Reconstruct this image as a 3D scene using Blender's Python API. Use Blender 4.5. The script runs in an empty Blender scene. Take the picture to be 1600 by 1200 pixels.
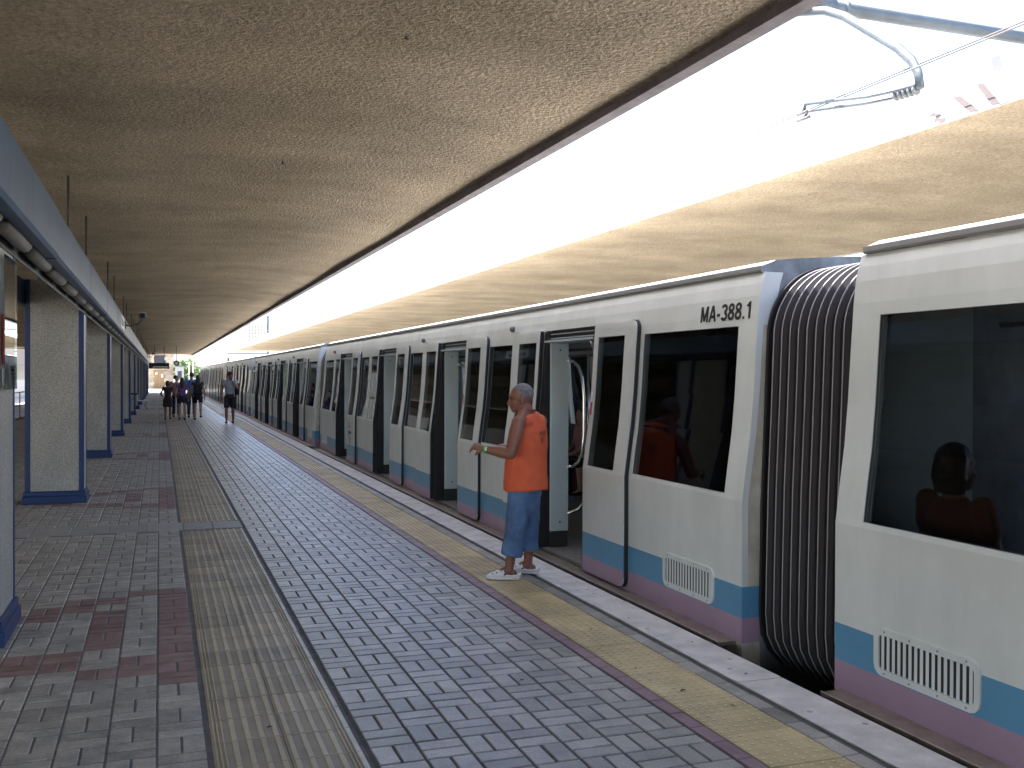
import bpy, bmesh, math, random
import numpy as np
from mathutils import Vector, Matrix, noise
from mathutils.bvhtree import BVHTree

random.seed(7)
S = bpy.context.scene
COL = S.collection
PI = math.pi

# ------------------------------------------------------------------ camera
CAM_H = 1.7
cd = bpy.data.cameras.new('camera'); cam = bpy.data.objects.new('camera', cd); COL.objects.link(cam)
cd.sensor_width = 36; cd.lens = 36 * 1560 / 1600; cd.clip_start = .05; cd.clip_end = 3000
yv = Vector((249 - 800, 585 - 600, 1560)).normalized()          # vanishing direction of the platform, camera axes (right, down, forward)
up = Vector((0, -1, 0)); zv = (up - yv * up.dot(yv)).normalized(); xv = yv.cross(zv)
Rm = Matrix((xv, yv, zv))
M3 = Matrix((Rm.col[0], -Rm.col[1], -Rm.col[2])).transposed()
cam.matrix_world = Matrix.Translation((0, 0, CAM_H)) @ M3.to_4x4()
S.camera = cam

# ------------------------------------------------------------------ sky, sun, exposure
SUN_AZ, SUN_EL = math.radians(-62), math.radians(63.5)             # from the left of the platform, high
w = bpy.data.worlds.new('World'); S.world = w; w.use_nodes = True
nt = w.node_tree; nt.nodes.clear()
sky = nt.nodes.new('ShaderNodeTexSky'); sky.sky_type = 'NISHITA'; sky.sun_disc = False
sky.sun_elevation = SUN_EL; sky.sun_rotation = SUN_AZ; sky.air_density = 0.7; sky.dust_density = 3.0; sky.ozone_density = 0.3
bg = nt.nodes.new('ShaderNodeBackground'); bg.inputs[1].default_value = 0.15
wo = nt.nodes.new('ShaderNodeOutputWorld')
nt.links.new(sky.outputs[0], bg.inputs[0]); nt.links.new(bg.outputs[0], wo.inputs[0])
sl = bpy.data.lights.new('sun', 'SUN'); sl.energy = 4.0; sl.angle = math.radians(.55); sl.color = (1, .95, .87)
so = bpy.data.objects.new('sun', sl); COL.objects.link(so)
sd = Vector((math.sin(SUN_AZ) * math.cos(SUN_EL), math.cos(SUN_AZ) * math.cos(SUN_EL), math.sin(SUN_EL)))
so.rotation_euler = sd.to_track_quat('Z', 'Y').to_euler(); so.location = (-20, 10, 40)
S.view_settings.view_transform = 'Standard'; S.view_settings.look = 'None'
S.view_settings.exposure = 2.75; S.view_settings.gamma = 1; S.view_settings.use_curve_mapping = False
S.render.engine = 'CYCLES'
S.cycles.max_bounces = 10; S.cycles.diffuse_bounces = 6; S.cycles.glossy_bounces = 4
S.cycles.transparent_max_bounces = 16; S.cycles.transmission_bounces = 4
S.cycles.caustics_reflective = False; S.cycles.caustics_refractive = False
S.cycles.sample_clamp_indirect = 6

# ------------------------------------------------------------------ materials
def mat(name, col, rough=.6, metal=0, var=0, vscale=3, stretch=None, bump=0, bscale=40, spec=.5, tone=0, streak=None, spots=None, coat=0, bdist=.01, grain=None):
    """Principled material: base colour with world-space mottling, optional per-piece tone, relief, stains."""
    m = bpy.data.materials.new(name); m.use_nodes = True
    n, l = m.node_tree.nodes, m.node_tree.links
    b = n['Principled BSDF']
    b.inputs['Roughness'].default_value = rough; b.inputs['Metallic'].default_value = metal
    b.inputs['Specular IOR Level'].default_value = spec
    b.inputs['Coat Weight'].default_value = coat
    c4 = (*col, 1)
    b.inputs['Base Color'].default_value = c4
    geo = n.new('ShaderNodeNewGeometry')
    def tex(scale, detail=5, st=None):
        mp = n.new('ShaderNodeMapping'); l.new(geo.outputs['Position'], mp.inputs['Vector'])
        if st: mp.inputs['Scale'].default_value = st
        t = n.new('ShaderNodeTexNoise'); t.inputs['Scale'].default_value = scale; t.inputs['Detail'].default_value = detail
        t.inputs['Roughness'].default_value = .62
        l.new(mp.outputs[0], t.inputs['Vector']); return t
    cur = None
    def mul(sock, lo, hi, lo0=.3, hi0=.7):
        nonlocal cur
        mr = n.new('ShaderNodeMapRange'); mr.inputs[1].default_value = lo0; mr.inputs[2].default_value = hi0
        mr.inputs[3].default_value = lo; mr.inputs[4].default_value = hi; l.new(sock, mr.inputs[0])
        mx = n.new('ShaderNodeMix'); mx.data_type = 'RGBA'; mx.blend_type = 'MULTIPLY'; mx.inputs[0].default_value = 1
        if cur is None: mx.inputs[6].default_value = c4
        else: l.new(cur, mx.inputs[6])
        l.new(mr.outputs[0], mx.inputs[7]); cur = mx.outputs[2]
    if var: mul(tex(vscale, 6, stretch).outputs['Fac'], 1 - var, 1 + var)
    if streak: mul(tex(streak[0], 4, streak[1]).outputs['Fac'], 1 - streak[2], 1 + streak[2] * .7)
    if grain: mul(tex(grain[0], 4).outputs['Fac'], 1 - grain[1], 1 + grain[1])
    if tone:
        oi = n.new('ShaderNodeObjectInfo'); at = n.new('ShaderNodeAttribute'); at.attribute_name = 'tone'
        ad = n.new('ShaderNodeMath'); ad.operation = 'ADD'; l.new(oi.outputs['Random'], ad.inputs[0]); l.new(at.outputs['Fac'], ad.inputs[1])
        wn = n.new('ShaderNodeTexWhiteNoise'); wn.noise_dimensions = '1D'; l.new(ad.outputs[0], wn.inputs['W'])
        mul(wn.outputs['Value'], 1 - tone, 1 + tone, 0, 1)
    if spots:
        v = n.new('ShaderNodeTexVoronoi'); v.inputs['Scale'].default_value = spots[0]; l.new(geo.outputs['Position'], v.inputs['Vector'])
        mul(v.outputs['Distance'], spots[2], 1, spots[1] * .7, spots[1])
    if cur is not None: l.new(cur, b.inputs['Base Color'])
    if bump:
        t = tex(bscale, 3); bp = n.new('ShaderNodeBump'); bp.inputs['Strength'].default_value = bump; bp.inputs['Distance'].default_value = bdist
        l.new(t.outputs['Fac'], bp.inputs['Height']); l.new(bp.outputs[0], b.inputs['Normal'])
    return m

def glass(name, tint, ior=1.45):
    m = bpy.data.materials.new(name); m.use_nodes = True
    n, l = m.node_tree.nodes, m.node_tree.links; n.remove(n['Principled BSDF'])
    tr = n.new('ShaderNodeBsdfTransparent'); tr.inputs[0].default_value = (*tint, 1)
    gl = n.new('ShaderNodeBsdfGlossy'); gl.inputs[0].default_value = (.9, .93, .95, 1); gl.inputs['Roughness'].default_value = .02
    fr = n.new('ShaderNodeFresnel'); fr.inputs[0].default_value = ior
    mx = n.new('ShaderNodeMixShader'); l.new(fr.outputs[0], mx.inputs[0]); l.new(tr.outputs[0], mx.inputs[1]); l.new(gl.outputs[0], mx.inputs[2])
    l.new(mx.outputs[0], n['Material Output'].inputs[0]); return m

M = dict(
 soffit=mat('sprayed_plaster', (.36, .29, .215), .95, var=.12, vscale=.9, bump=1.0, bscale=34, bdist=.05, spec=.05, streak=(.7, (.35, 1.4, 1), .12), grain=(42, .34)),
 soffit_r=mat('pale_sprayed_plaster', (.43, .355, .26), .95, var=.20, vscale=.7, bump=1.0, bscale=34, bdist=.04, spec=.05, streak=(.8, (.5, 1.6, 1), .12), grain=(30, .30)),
 lip=mat('concrete_lip', (.16, .14, .15), .9, var=.3, vscale=6, bump=.4),
 fascia=mat('painted_fascia', (.82, .82, .82), .7, var=.1),
 roofing=mat('roofing_felt', (.25, .25, .25), .9),
 paver=mat('grey_paver', (.315, .298, .262), .34, var=.26, vscale=5, tone=.24, bump=.3, bscale=120, spec=.6, grain=(70, .2)),
 paver_in=mat('warm_grey_paver', (.38, .36, .31), .5, var=.3, vscale=7, tone=.2, grain=(60, .2), bump=.25, bscale=100, spec=.4),
 paver_red=mat('red_paver', (.27, .175, .155), .55, var=.28, vscale=7, tone=.14, bump=.25, bscale=100, spec=.4),
 paver_mauve=mat('mauve_paver', (.25, .155, .17), .5, var=.2, vscale=6, tone=.1, bump=.2, bscale=100),
 bed_in=mat('sandy_joint', (.15, .142, .13), .9, var=.3, vscale=12),
 bed=mat('mortar_bed', (.085, .083, .08), .9, var=.3, vscale=12),
 band=mat('pale_slab', (.36, .35, .32), .6, var=.18, vscale=8, tone=.08, bump=.2, bscale=90),
 tact=mat('tactile_base', (.335, .285, .205), .55, var=.2, vscale=3, tone=.18, bump=.3, bscale=80),
 rib=mat('tactile_rib', (.46, .40, .27), .45, var=.18, vscale=3, tone=.2, bump=.2, bscale=80),
 rib_edge=mat('tactile_edge', (.55, .53, .47), .45, var=.2, vscale=6),
 warn=mat('yellow_warning_slab', (.48, .385, .205), .55, var=.25, vscale=4, tone=.12, bump=.2, bscale=90),
 worn=mat('worn_dome_top', (.66, .58, .38), .45),
 kerb=mat('kerb_concrete', (.54, .53, .51), .75, var=.25, vscale=5, bump=.5, bscale=60, tone=.06, spots=(6, .12, .5)),
 granite=mat('granite_panel', (.42, .42, .385), .42, var=.5, vscale=60, bump=.5, bscale=70, streak=(2, (1, 1, .6), .15)),
 blue=mat('blue_steel', (.010, .042, .15), .4, var=.15, vscale=5),
 dkblue=mat('dark_blue_steel', (.02, .035, .085), .5, var=.15),
 beam=mat('grey_blue_fascia', (.055, .112, .21), .38, var=.18, vscale=2, streak=(3, (1, 2, .3), .15)),
 lamp=mat('lamp_diffuser', (.22, .195, .16), .35, var=.12, vscale=4),
 bellow=mat('bellows_cloth', (.032, .030, .033), .55, spec=.25),
 black=mat('black_rubber', (.014, .014, .016), .5, var=.2),
 rod=mat('rod_steel', (.06, .05, .045), .6),
 white=mat('train_white', (.63, .675, .665), .34, var=.06, vscale=2.2, streak=(2.6, (1, 1, .22), .09), coat=.12),
 tblue=mat('train_blue', (.09, .275, .45), .35, var=.08, vscale=2, coat=.15),
 tpurple=mat('train_purple', (.345, .235, .325), .38, var=.1, vscale=2, coat=.1),
 cream=mat('dirty_cream', (.50, .48, .40), .6, var=.25, vscale=4, streak=(4, (1, 1, .25), .2)),
 gutter=mat('gutter_grey', (.30, .31, .31), .4, var=.1),
 roofw=mat('train_roof', (.72, .72, .70), .45, var=.08),
 steel=mat('end_plate', (.17, .20, .23), .45, var=.3, vscale=6, streak=(7, (1, 1, .2), .3)),
 sill=mat('sill_aluminium', (.38, .33, .27), .35, metal=.75, var=.25, vscale=9),
 pale=mat('interior_panel', (.50, .60, .62), .35, var=.06, vscale=2),
 ceil=mat('interior_ceiling', (.6, .6, .58), .6),
 tfloor=mat('train_floor', (.19, .19, .19), .55, var=.3, vscale=30),
 seat=mat('seat_fabric', (.10, .12, .18), .7),
 chrome=mat('handrail', (.72, .72, .72), .16, metal=1),
 under=mat('underframe', (.03, .03, .03), .8),
 glass=glass('tinted_glass', (.56, .57, .58), 1.30), glass2=glass('far_side_glass', (.93, .94, .95), 1.25), clear=glass('clear_glass', (.85, .88, .88)),
 ballast=mat('ballast', (.22, .20, .18), .95, var=.5, vscale=12, bump=.8, bscale=20),
 ground=mat('ground', (.30, .28, .25), .95, var=.25, vscale=.6),
 plat2=mat('concrete_floor', (.42, .41, .39), .8, var=.15, vscale=2),
 rail=mat('rail_steel', (.18, .13, .10), .5, metal=.5),
 galv=mat('galvanised', (.085, .10, .11), .45, metal=.2, var=.2, vscale=6),
 porc=mat('insulator', (.14, .15, .155), .3),
 bind_glint=mat('binding_highlight', (.34, .33, .33), .4),
 wire=mat('wire', (.10, .09, .09), .5),
 pink=mat('faded_red_paint', (.085, .068, .07), .7),
 stone=mat('brown_stone', (.42, .34, .24), .85, var=.25, vscale=3, tone=.22),
 brown=mat('brown_door', (.28, .18, .075), .6, var=.15),
 dark=mat('dark_opening', (.03, .03, .035), .3),
 signw=mat('white_sign', (.75, .77, .78), .4), redp=mat('red_poster', (.42, .035, .03), .4), grey=mat('grey_plastic', (.12, .12, .12), .4),
 leaf=mat('leaf', (.085, .15, .035), .6, var=.4, vscale=1.5), bark=mat('bark', (.12, .09, .06), .9, var=.3),
 yellow=mat('yellow_wall', (.20, .18, .14), .8, var=.1), tilew=mat('pale_tile', (.30, .30, .29), .4, var=.1),
 skin=mat('tanned_skin', (.26, .11, .068), .5, var=.1, vscale=14, bump=.08, bscale=120), skin_l=mat('light_skin', (.42, .25, .18), .55, var=.08, vscale=12),
 hairg=mat('grey_cropped_hair', (.20, .18, .17), .8, var=.45, vscale=60, bump=.6, bscale=200),
 hairk=mat('dark_hair', (.018, .012, .01), .45, var=.3, vscale=20),
 orange=mat('orange_cotton', (.74, .135, .05), .85, var=.1, vscale=9, bump=.15, bscale=90),
 denim=mat('blue_denim', (.10, .185, .345), .9, var=.3, vscale=7, bump=.35, bscale=220, streak=(5, (1, 1, .35), .3)),
 denim_light=mat('faded_denim', (.13, .22, .38), .9, var=.4, vscale=12, bump=.3, bscale=220),
 clog=mat('white_clog', (.78, .79, .80), .45, var=.04), green=mat('green_band', (.12, .55, .10), .4), navy=mat('navy_cloth', (.02, .025, .05), .85),
 blackc=mat('black_cloth', (.014, .014, .016), .85), purple=mat('purple_cloth', (.16, .10, .26), .85), pinkc=mat('pink_cloth', (.42, .20, .22), .85),
 bluec=mat('blue_shirt', (.10, .20, .46), .8), greyc=mat('grey_cloth', (.34, .34, .35), .85), brownc=mat('brown_cloth', (.05, .032, .03), .85),
 crimson=mat('crimson_bag', (.22, .012, .025), .7), yelc=mat('yellow_cloth', (.55, .42, .08), .85), rust=mat('rust_cloth', (.20, .06, .03), .85),
 olive=mat('dark_green_bag', (.02, .05, .045), .7), lace=mat('white_railing', (.8, .8, .78), .6),
)

# ------------------------------------------------------------------ mesh helpers
class MB:
    def __init__(s): s.v, s.f, s.m = [], [], []
    def add(s, vs, fs, mi=0):
        o = len(s.v); s.v += [tuple(v) for v in vs]; s.f += [[i + o for i in f] for f in fs]
        s.m += list(mi) if isinstance(mi, (list, tuple)) else [mi] * len(fs); return s
    def box(s, x0, x1, y0, y1, z0, z1, mi=0):
        vs = [(x0, y0, z0), (x1, y0, z0), (x1, y1, z0), (x0, y1, z0), (x0, y0, z1), (x1, y0, z1), (x1, y1, z1), (x0, y1, z1)]
        return s.add(vs, [(0, 3, 2, 1), (4, 5, 6, 7), (0, 1, 5, 4), (1, 2, 6, 5), (2, 3, 7, 6), (3, 0, 4, 7)], mi)
    def tube(s, pts, r, n=8, mi=0, side=None, cap=True):
        """swept tube; r a number, list, or list of (a, b); side = direction of the a axis"""
        pts = [Vector(p) for p in pts]; k = len(pts)
        rs = r if isinstance(r, list) else [r] * k
        o = len(s.v); u = None
        for i, p in enumerate(pts):
            t = (pts[min(i + 1, k - 1)] - pts[max(i - 1, 0)]).normalized()
            if side is not None: u = Vector(side)
            elif u is None: u = Vector((0, 0, 1)) if abs(t.z) < .9 else Vector((1, 0, 0))
            u = u - t * u.dot(t)
            u = u.normalized() if u.length > 1e-6 else t.orthogonal().normalized()
            v = t.cross(u); a, b = rs[i] if isinstance(rs[i], (tuple, list)) else (rs[i], rs[i])
            for j in range(n):
                th = 2 * PI * j / n; s.v.append(tuple(p + u * (a * math.cos(th)) + v * (b * math.sin(th))))
        for i in range(k - 1):
            for j in range(n):
                s.f.append([o + i * n + j, o + i * n + (j + 1) % n, o + (i + 1) * n + (j + 1) % n, o + (i + 1) * n + j]); s.m.append(mi)
        if cap:
            s.f.append([o + j for j in reversed(range(n))]); s.m.append(mi)
            s.f.append([o + (k - 1) * n + j for j in range(n)]); s.m.append(mi)
        return s
    def ell(s, c, r, seg=16, rings=10, mi=0, rot=None):
        c = Vector(c); o = len(s.v); rr = r if isinstance(r, (tuple, list)) else (r, r, r)
        def P(a, b):
            q = Vector((rr[0] * math.sin(a) * math.cos(b), rr[1] * math.sin(a) * math.sin(b), rr[2] * math.cos(a)))
            return tuple(c + (rot @ q if rot is not None else q))
        s.v.append(P(0, 0))
        for i in range(1, rings):
            for j in range(seg): s.v.append(P(PI * i / rings, 2 * PI * j / seg))
        s.v.append(P(PI, 0)); last = len(s.v) - 1
        for j in range(seg):
            s.f.append([o, o + 1 + j, o + 1 + (j + 1) % seg]); s.m.append(mi)
            b = o + 1 + (rings - 2) * seg
            s.f.append([b + (j + 1) % seg, b + j, last]); s.m.append(mi)
        for i in range(rings - 2):
            for j in range(seg):
                a = o + 1 + i * seg
                s.f.append([a + j, a + seg + j, a + seg + (j + 1) % seg, a + (j + 1) % seg]); s.m.append(mi)
        return s
    def cap(s, p, q, r0, r1, n=12, mid=None):
        """tapered limb with round ends"""
        p, q = Vector(p), Vector(q)
        if mid is None: s.tube([p, q], [r0, r1], n)
        else: s.tube([p, p.lerp(q, .35), q], [r0, mid, r1], n)
        s.ell(p, r0, 10, 8); s.ell(q, r1, 10, 8); return s
    def mesh(s, name, mats, smooth=False):
        me = bpy.data.meshes.new(name); me.from_pydata(s.v, [], s.f); me.update()
        for m in (mats if isinstance(mats, (list, tuple)) else [mats]): me.materials.append(m)
        me.polygons.foreach_set('material_index', s.m)
        if smooth: me.polygons.foreach_set('use_smooth', [True] * len(s.f))
        return me
    def build(s, name, mats, parent=None, smooth=False, loc=None, bevel=0):
        o = link(name, s.mesh(name, mats, smooth), parent)
        if loc is not None: o.location = loc
        if bevel:
            b = o.modifiers.new('bevel', 'BEVEL'); b.width = bevel; b.segments = 2; b.limit_method = 'ANGLE'
        return o

def link(name, data, parent=None):
    o = bpy.data.objects.new(name, data); COL.objects.link(o)
    if parent is not None: o.parent = parent
    return o
def tag(o, label=None, cat=None, group=None, kind=None):
    if label: o['label'] = label
    if cat: o['category'] = cat
    if group: o['group'] = group
    if kind: o['kind'] = kind
    return o
def thing(name, label, cat, loc=(0, 0, 0), rz=0, group=None):
    o = link(name, None); o.location = loc; o.rotation_euler = (0, 0, rz); o.empty_display_size = .2
    return tag(o, label, cat, group)
def copy_tree(o, parent=None):
    c = o.copy(); COL.objects.link(c); c.parent = parent
    for ch in list(o.children): copy_tree(ch, c)
    return c
ORD = 'nearest second third fourth fifth sixth seventh eighth ninth tenth eleventh twelfth thirteenth fourteenth fifteenth'.split()
def smoothset(me): me.polygons.foreach_set('use_smooth', [True] * len(me.polygons))

def text_mesh(body, size, name, m, xs=1, extrude=0, offset=0):
    cu = bpy.data.curves.new(name, 'FONT'); cu.body = body; cu.size = size; cu.align_x = 'LEFT'; cu.extrude = extrude; cu.offset = offset; cu.resolution_u = 3
    t = bpy.data.objects.new(name, cu); COL.objects.link(t)
    dg = bpy.context.evaluated_depsgraph_get(); me = bpy.data.meshes.new_from_object(t.evaluated_get(dg))
    bpy.data.objects.remove(t); bpy.data.curves.remove(cu); me.name = name
    for v in me.vertices: v.co.x *= xs
    me.materials.clear(); me.materials.append(m); return me

# ================================================================== SETTING: ground and track
MB().box(-400, 500, -120, 800, -1.3, -1.05).build('ground', M['ground'])['kind'] = 'structure'
tb = MB().box(3.33, 6.6, -60, 140, -1.05, -.98).build('track_bed', M['ballast']); tb['kind'] = 'structure'
for x in (4.18, 5.62):
    tag(MB().box(x - .035, x + .035, -60, 140, -.98, -.82).build('rail', M['rail']), ['left', 'right'][x > 5] + ' running rail hidden under the train', 'rail')
# platform body and the pieces laid on it
PY0, PY1 = 3.2, 124.0
plat = MB().box(-5.2, 3.03, -16, PY1, -1.05, -.014).build('platform', M['bed']); plat['kind'] = 'structure'
MB().box(6.62, 11.6, -16, 124, -1.05, 0).build('opposite_platform', M['plat2'])['kind'] = 'structure'
MB().box(-5.0, 3.0, 104, 124, -.012, .0).build('end_apron', M['plat2'])['kind'] = 'structure'

def slab_arrays(rects, mis, tones, z=0.0, ch=.004, depth=.018, lift=None):
    """many chamfered slabs as numpy vertex / face arrays"""
    r = np.array(rects, float); n = len(r)
    x0, x1, y0, y1 = r.T
    zz = np.full(n, z) if lift is None else z + lift
    def ring(i, zo):
        return np.stack([np.stack([x0 + i, y0 + i, zz + zo], 1), np.stack([x1 - i, y0 + i, zz + zo], 1), np.stack([x1 - i, y1 - i, zz + zo], 1), np.stack([x0 + i, y1 - i, zz + zo], 1)], 1)
    v = np.concatenate([ring(0, -depth), ring(0, -ch), ring(ch, 0)], 1).reshape(-1, 3)
    q = [(8, 9, 10, 11)]
    for a in (0, 4):
        for j in range(4): q.append((a + j, a + (j + 1) % 4, a + 4 + (j + 1) % 4, a + 4 + j))
    q = np.array(q); f = (q[None] + 12 * np.arange(n)[:, None, None]).reshape(-1, 4)
    return v, f, np.repeat(mis, 9), np.repeat(tones, 9)
def stuff_mesh(name, parent, rects, mis, mats):
    rng = np.random.default_rng(3); n = len(rects)
    v, f, mi, tn = slab_arrays(rects, np.array(mis), rng.random(n), lift=rng.normal(0, .0008, n))
    me = bpy.data.meshes.new(name); me.from_pydata(v.tolist(), [], f.tolist())
    for m in mats: me.materials.append(m)
    me.polygons.foreach_set('material_index', mi.astype(int))
    a = me.attributes.new('tone', 'FLOAT', 'FACE'); a.data.foreach_set('value', tn.astype(np.float32)); me.update()
    o = link(name, me, parent); o['kind'] = 'stuff'; return o
_mesh_cache = {}
def slab_obj(name, parent, rect, m):
    x0, x1, y0, y1 = rect; w_, h_ = round(x1 - x0, 4), round(y1 - y0, 4); k = (name, w_, h_, m.name)
    if k not in _mesh_cache:
        v, f, mi, tn = slab_arrays([(-w_ / 2, w_ / 2, -h_ / 2, h_ / 2)], np.array([0]), np.array([0.]))
        me = bpy.data.meshes.new(name); me.from_pydata(v.tolist(), [], f.tolist()); me.materials.append(m); _mesh_cache[k] = me
    o = link(name, _mesh_cache[k], parent); o.location = ((x0 + x1) / 2, (y0 + y1) / 2, random.gauss(0, .0008))
    o.rotation_euler = (random.gauss(0, .003), random.gauss(0, .003), random.gauss(0, .004)); return o

MOD, J = .2155, .0115
def weave(x_lo, ncol, y_lo, y_hi, par, jig=0):
    out = []
    rows = int((y_hi - y_lo) / MOD)
    for r in range(rows):
        for c in range(ncol):
            x, y = x_lo + c * MOD, y_lo + r * MOD; h = MOD / 2; g = J / 2
            if (r + c + par) % 2: bl = [(x + g, x + h - g, y + g, y + MOD - g), (x + h + g, x + MOD - g, y + g, y + MOD - g)]
            else: bl = [(x + g, x + MOD - g, y + g, y + h - g), (x + g, x + MOD - g, y + h + g, y + MOD - g)]
            out += [(b, r, c) for b in bl]
    return out
def lay(parent, items, mats, name, limit=300):
    """items: (rect, material index) - nearest ones become parts of their own, the rest one joined part"""
    vis = [it for it in items if it[0][3] > 3.9]
    def inview(it):
        x, y = (it[0][0] + it[0][1]) / 2, (it[0][2] + it[0][3]) / 2
        c = M3.transposed() @ Vector((x, y, -CAM_H)); px, py = 800 + 1560 * c.x / -c.z, 600 - 1560 * c.y / -c.z
        return -20 < px < 1620 and py < 1215
    near = [it for it in vis if inview(it)]
    near.sort(key=lambda it: it[0][2]); pick = near[:limit]; ids = set(id(i) for i in pick)
    for it in pick: slab_obj(name, parent, it[0], mats[it[1]])
    rest = [it for it in items if id(it) not in ids]
    if rest: stuff_mesh(name + '_field', parent, [i[0] for i in rest], [i[1] for i in rest], mats)

def bedsheet(name, x0, x1, y0, y1, z=-.010, m='bed'):
    o = MB().add([(x0, y0, z), (x1, y0, z), (x1, y1, z), (x0, y1, z)], [(0, 1, 2, 3)]).build(name, M[m], None); o['kind'] = 'structure'; return o
YJ0, YJ1 = 11.47, 12.07                                            # pale slab band across the platform
# grey basket-weave field beside the train
fld = bedsheet('platform_paving', .885, 2.415, PY0, 104, -.0048)
lay(fld, [(b, 0) for b, r, c in weave(.90, 7, PY0, 104, 0)], [M['paver']], 'paver')
# warm grey field under the columns, with the red motif repeated at each bay
fin = bedsheet('waiting_area_paving', -5.15, .215, PY0, 104, -.0044, 'bed_in')
NC = 24; XL = .205 - NC * MOD
motif = {23: range(0, 12), 22: [1, 2, 11], 21: [1, 4, 5, 6, 7, 8, 10], 20: [2, 3, 9, 10], 19: [2, 3, 8, 9], 18: [3, 8], 17: [3, 4, 7, 8], 16: [4, 5, 6]}
items = []
for b, r, c in weave(XL, NC, PY0, 104, 1):
    y = (b[2] + b[3]) / 2
    if YJ0 < y < YJ1: continue
    k = int(((y - 5.75) % 7.55) / MOD)
    items.append((b, 1 if k in motif.get(c, ()) else 0))
lay(fin, items, [M['paver_in'], M['paver_red']], 'paver')
bnd = bedsheet('pale_band', -5.1, .885, YJ0, YJ1, -.0098)
xb = .88
while xb > -5:
    wd = .315 if xb > .25 else .385
    slab_obj('band_slab', bnd, (xb - wd + .003, xb - .003, YJ0 + .01, YJ1 - .01), M['band']); xb -= wd
# ribbed guidance strip: two slabs per row, each with raised ribs
rst = bedsheet('ribbed_strip', .214, .885, PY0, 104, -.0058, 'bed_in')
def ribbed(kind):
    v, f, mi, _ = slab_arrays([(-.1595, .1595, -.1565, .1565)], np.array([0]), np.array([0.]), ch=.003, z=-.001)
    b = MB(); b.add(v.tolist(), f.tolist(), 0)
    xs = [(-.149, -.141), (-.132, -.124), (-.113, -.103), (-.072, -.046), (-.008, .018), (.056, .082), (.12, .146)] if kind == 0 else \
         [(-.146, -.120), (-.082, -.056), (-.018, .008), (.046, .072), (.092, .101), (.110, .119)]
    for a, c in xs:
        m_ = 1
        h = .0045
        b.add([(a, -.153, 0), (c, -.153, 0), (c, .153, 0), (a, .153, 0), (a + .003, -.150, h), (c - .003, -.150, h), (c - .003, .150, h), (a + .003, .150, h)],
              [(4, 5, 6, 7), (0, 1, 5, 4), (1, 2, 6, 5), (2, 3, 7, 6), (3, 0, 4, 7)], m_)
    if kind == 1:
        a, c, h = .128, .1545, .006
        b.add([(a, -.154, 0), (c, -.154, 0), (c, .154, 0), (a, .154, 0), (a + .004, -.151, h), (c - .003, -.151, h), (c - .003, .151, h), (a + .004, .151, h)],
              [(4, 5, 6, 7), (0, 1, 5, 4), (1, 2, 6, 5), (2, 3, 7, 6), (3, 0, 4, 7)], 2)
    return b
rms = [ribbed(k).mesh('tactile_slab', [M['tact'], M['rib'], M['rib_edge']]) for k in (0, 1)]
far = MB(); ys = PY0; cnt = 0
while ys < 103:
    if not (YJ0 - .2 < ys + .155 < YJ1 + .1):
        for k, xc in ((0, .388), (1, .708)):
            if ys > 4.0 and cnt < 300:
                o = link('tactile_slab', rms[k], rst); o.location = (xc, ys + .157, random.gauss(0, .0006)); cnt += 1
            else:
                b = ribbed(k); far.add([(p[0] + xc, p[1] + ys + .157, p[2]) for p in b.v], b.f, b.m)
    ys += .315
far.build('tactile_slab_field', [M['tact'], M['rib'], M['rib_edge']], rst)['kind'] = 'stuff'
# mauve header, yellow warning slabs, grey header
hm = bedsheet('mauve_header', 2.415, 2.505, PY0, 104, -.0094); rects = []
y = PY0
while y < 103.7: rects.append(((2.419, 2.501, y + .003, y + .207), 0)); y += .21
lay(hm, rects, [M['paver_mauve']], 'header_paver')
hg = bedsheet('grey_header', 2.885, 2.99, PY0, 104, -.0094); rects = []
y = PY0 + .07
while y < 103.7: rects.append(((2.890, 2.984, y + .004, y + .216), 0)); y += .22
lay(hg, rects, [M['paver']], 'header_paver')
ws = bedsheet('warning_strip', 2.505, 2.885, PY0, 104, -.0092)
def warn_slab(dots):
    v, f, mi, _ = slab_arrays([(-.187, .187, -.1975, .1975)], np.array([0]), np.array([0.]), ch=.003)
    b = MB(); b.add(v.tolist(), f.tolist(), 0)
    if dots:
        for i in range(7):
            for j in range(7):
                x, y_ = -.168 + i * .056, -.168 + j * .056
                ring = lambda r, z: [(x + r * math.cos(a * PI / 3), y_ + r * math.sin(a * PI / 3), z) for a in range(6)]
                b.add(ring(.0125, 0) + ring(.0085, .005), [[6, 7, 8, 9, 10, 11]] + [[a, (a + 1) % 6, 6 + (a + 1) % 6, 6 + a] for a in range(6)], [1] + [0] * 6)
    return b.mesh('warning_slab', [M['warn'], M['worn']])
wm = [warn_slab(1), warn_slab(0)]
y = PY0 + .1
while y < 103.5:
    o = link('warning_slab', wm[0] if y < 45 else wm[1], ws); o.location = (2.695, y + .2, random.gauss(0, .0008)); y += .4015
# kerb stones along the platform edge
kb = MB().box(3.03, 3.305, -16, PY1, -1.05, -.05).build('platform_kerb', M['lip']); kb['kind'] = 'structure'
def kerbmesh(L):
    b = MB().box(3.036, 3.318, 0, L, -.13, .0); return b.mesh('kerb_stone', M['kerb'])
y = -2.2
km = [kerbmesh(1.993), kerbmesh(1.493)]
i = 0
while y < 123:
    o = link('kerb_stone', km[i % 2], kb); o.location = (random.gauss(0, .0012), y, random.gauss(0, .001))
    b = o.modifiers.new('bevel', 'BEVEL'); b.width = .006; b.segments = 2
    y += (2.0, 1.5)[i % 2]; i += 1

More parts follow.
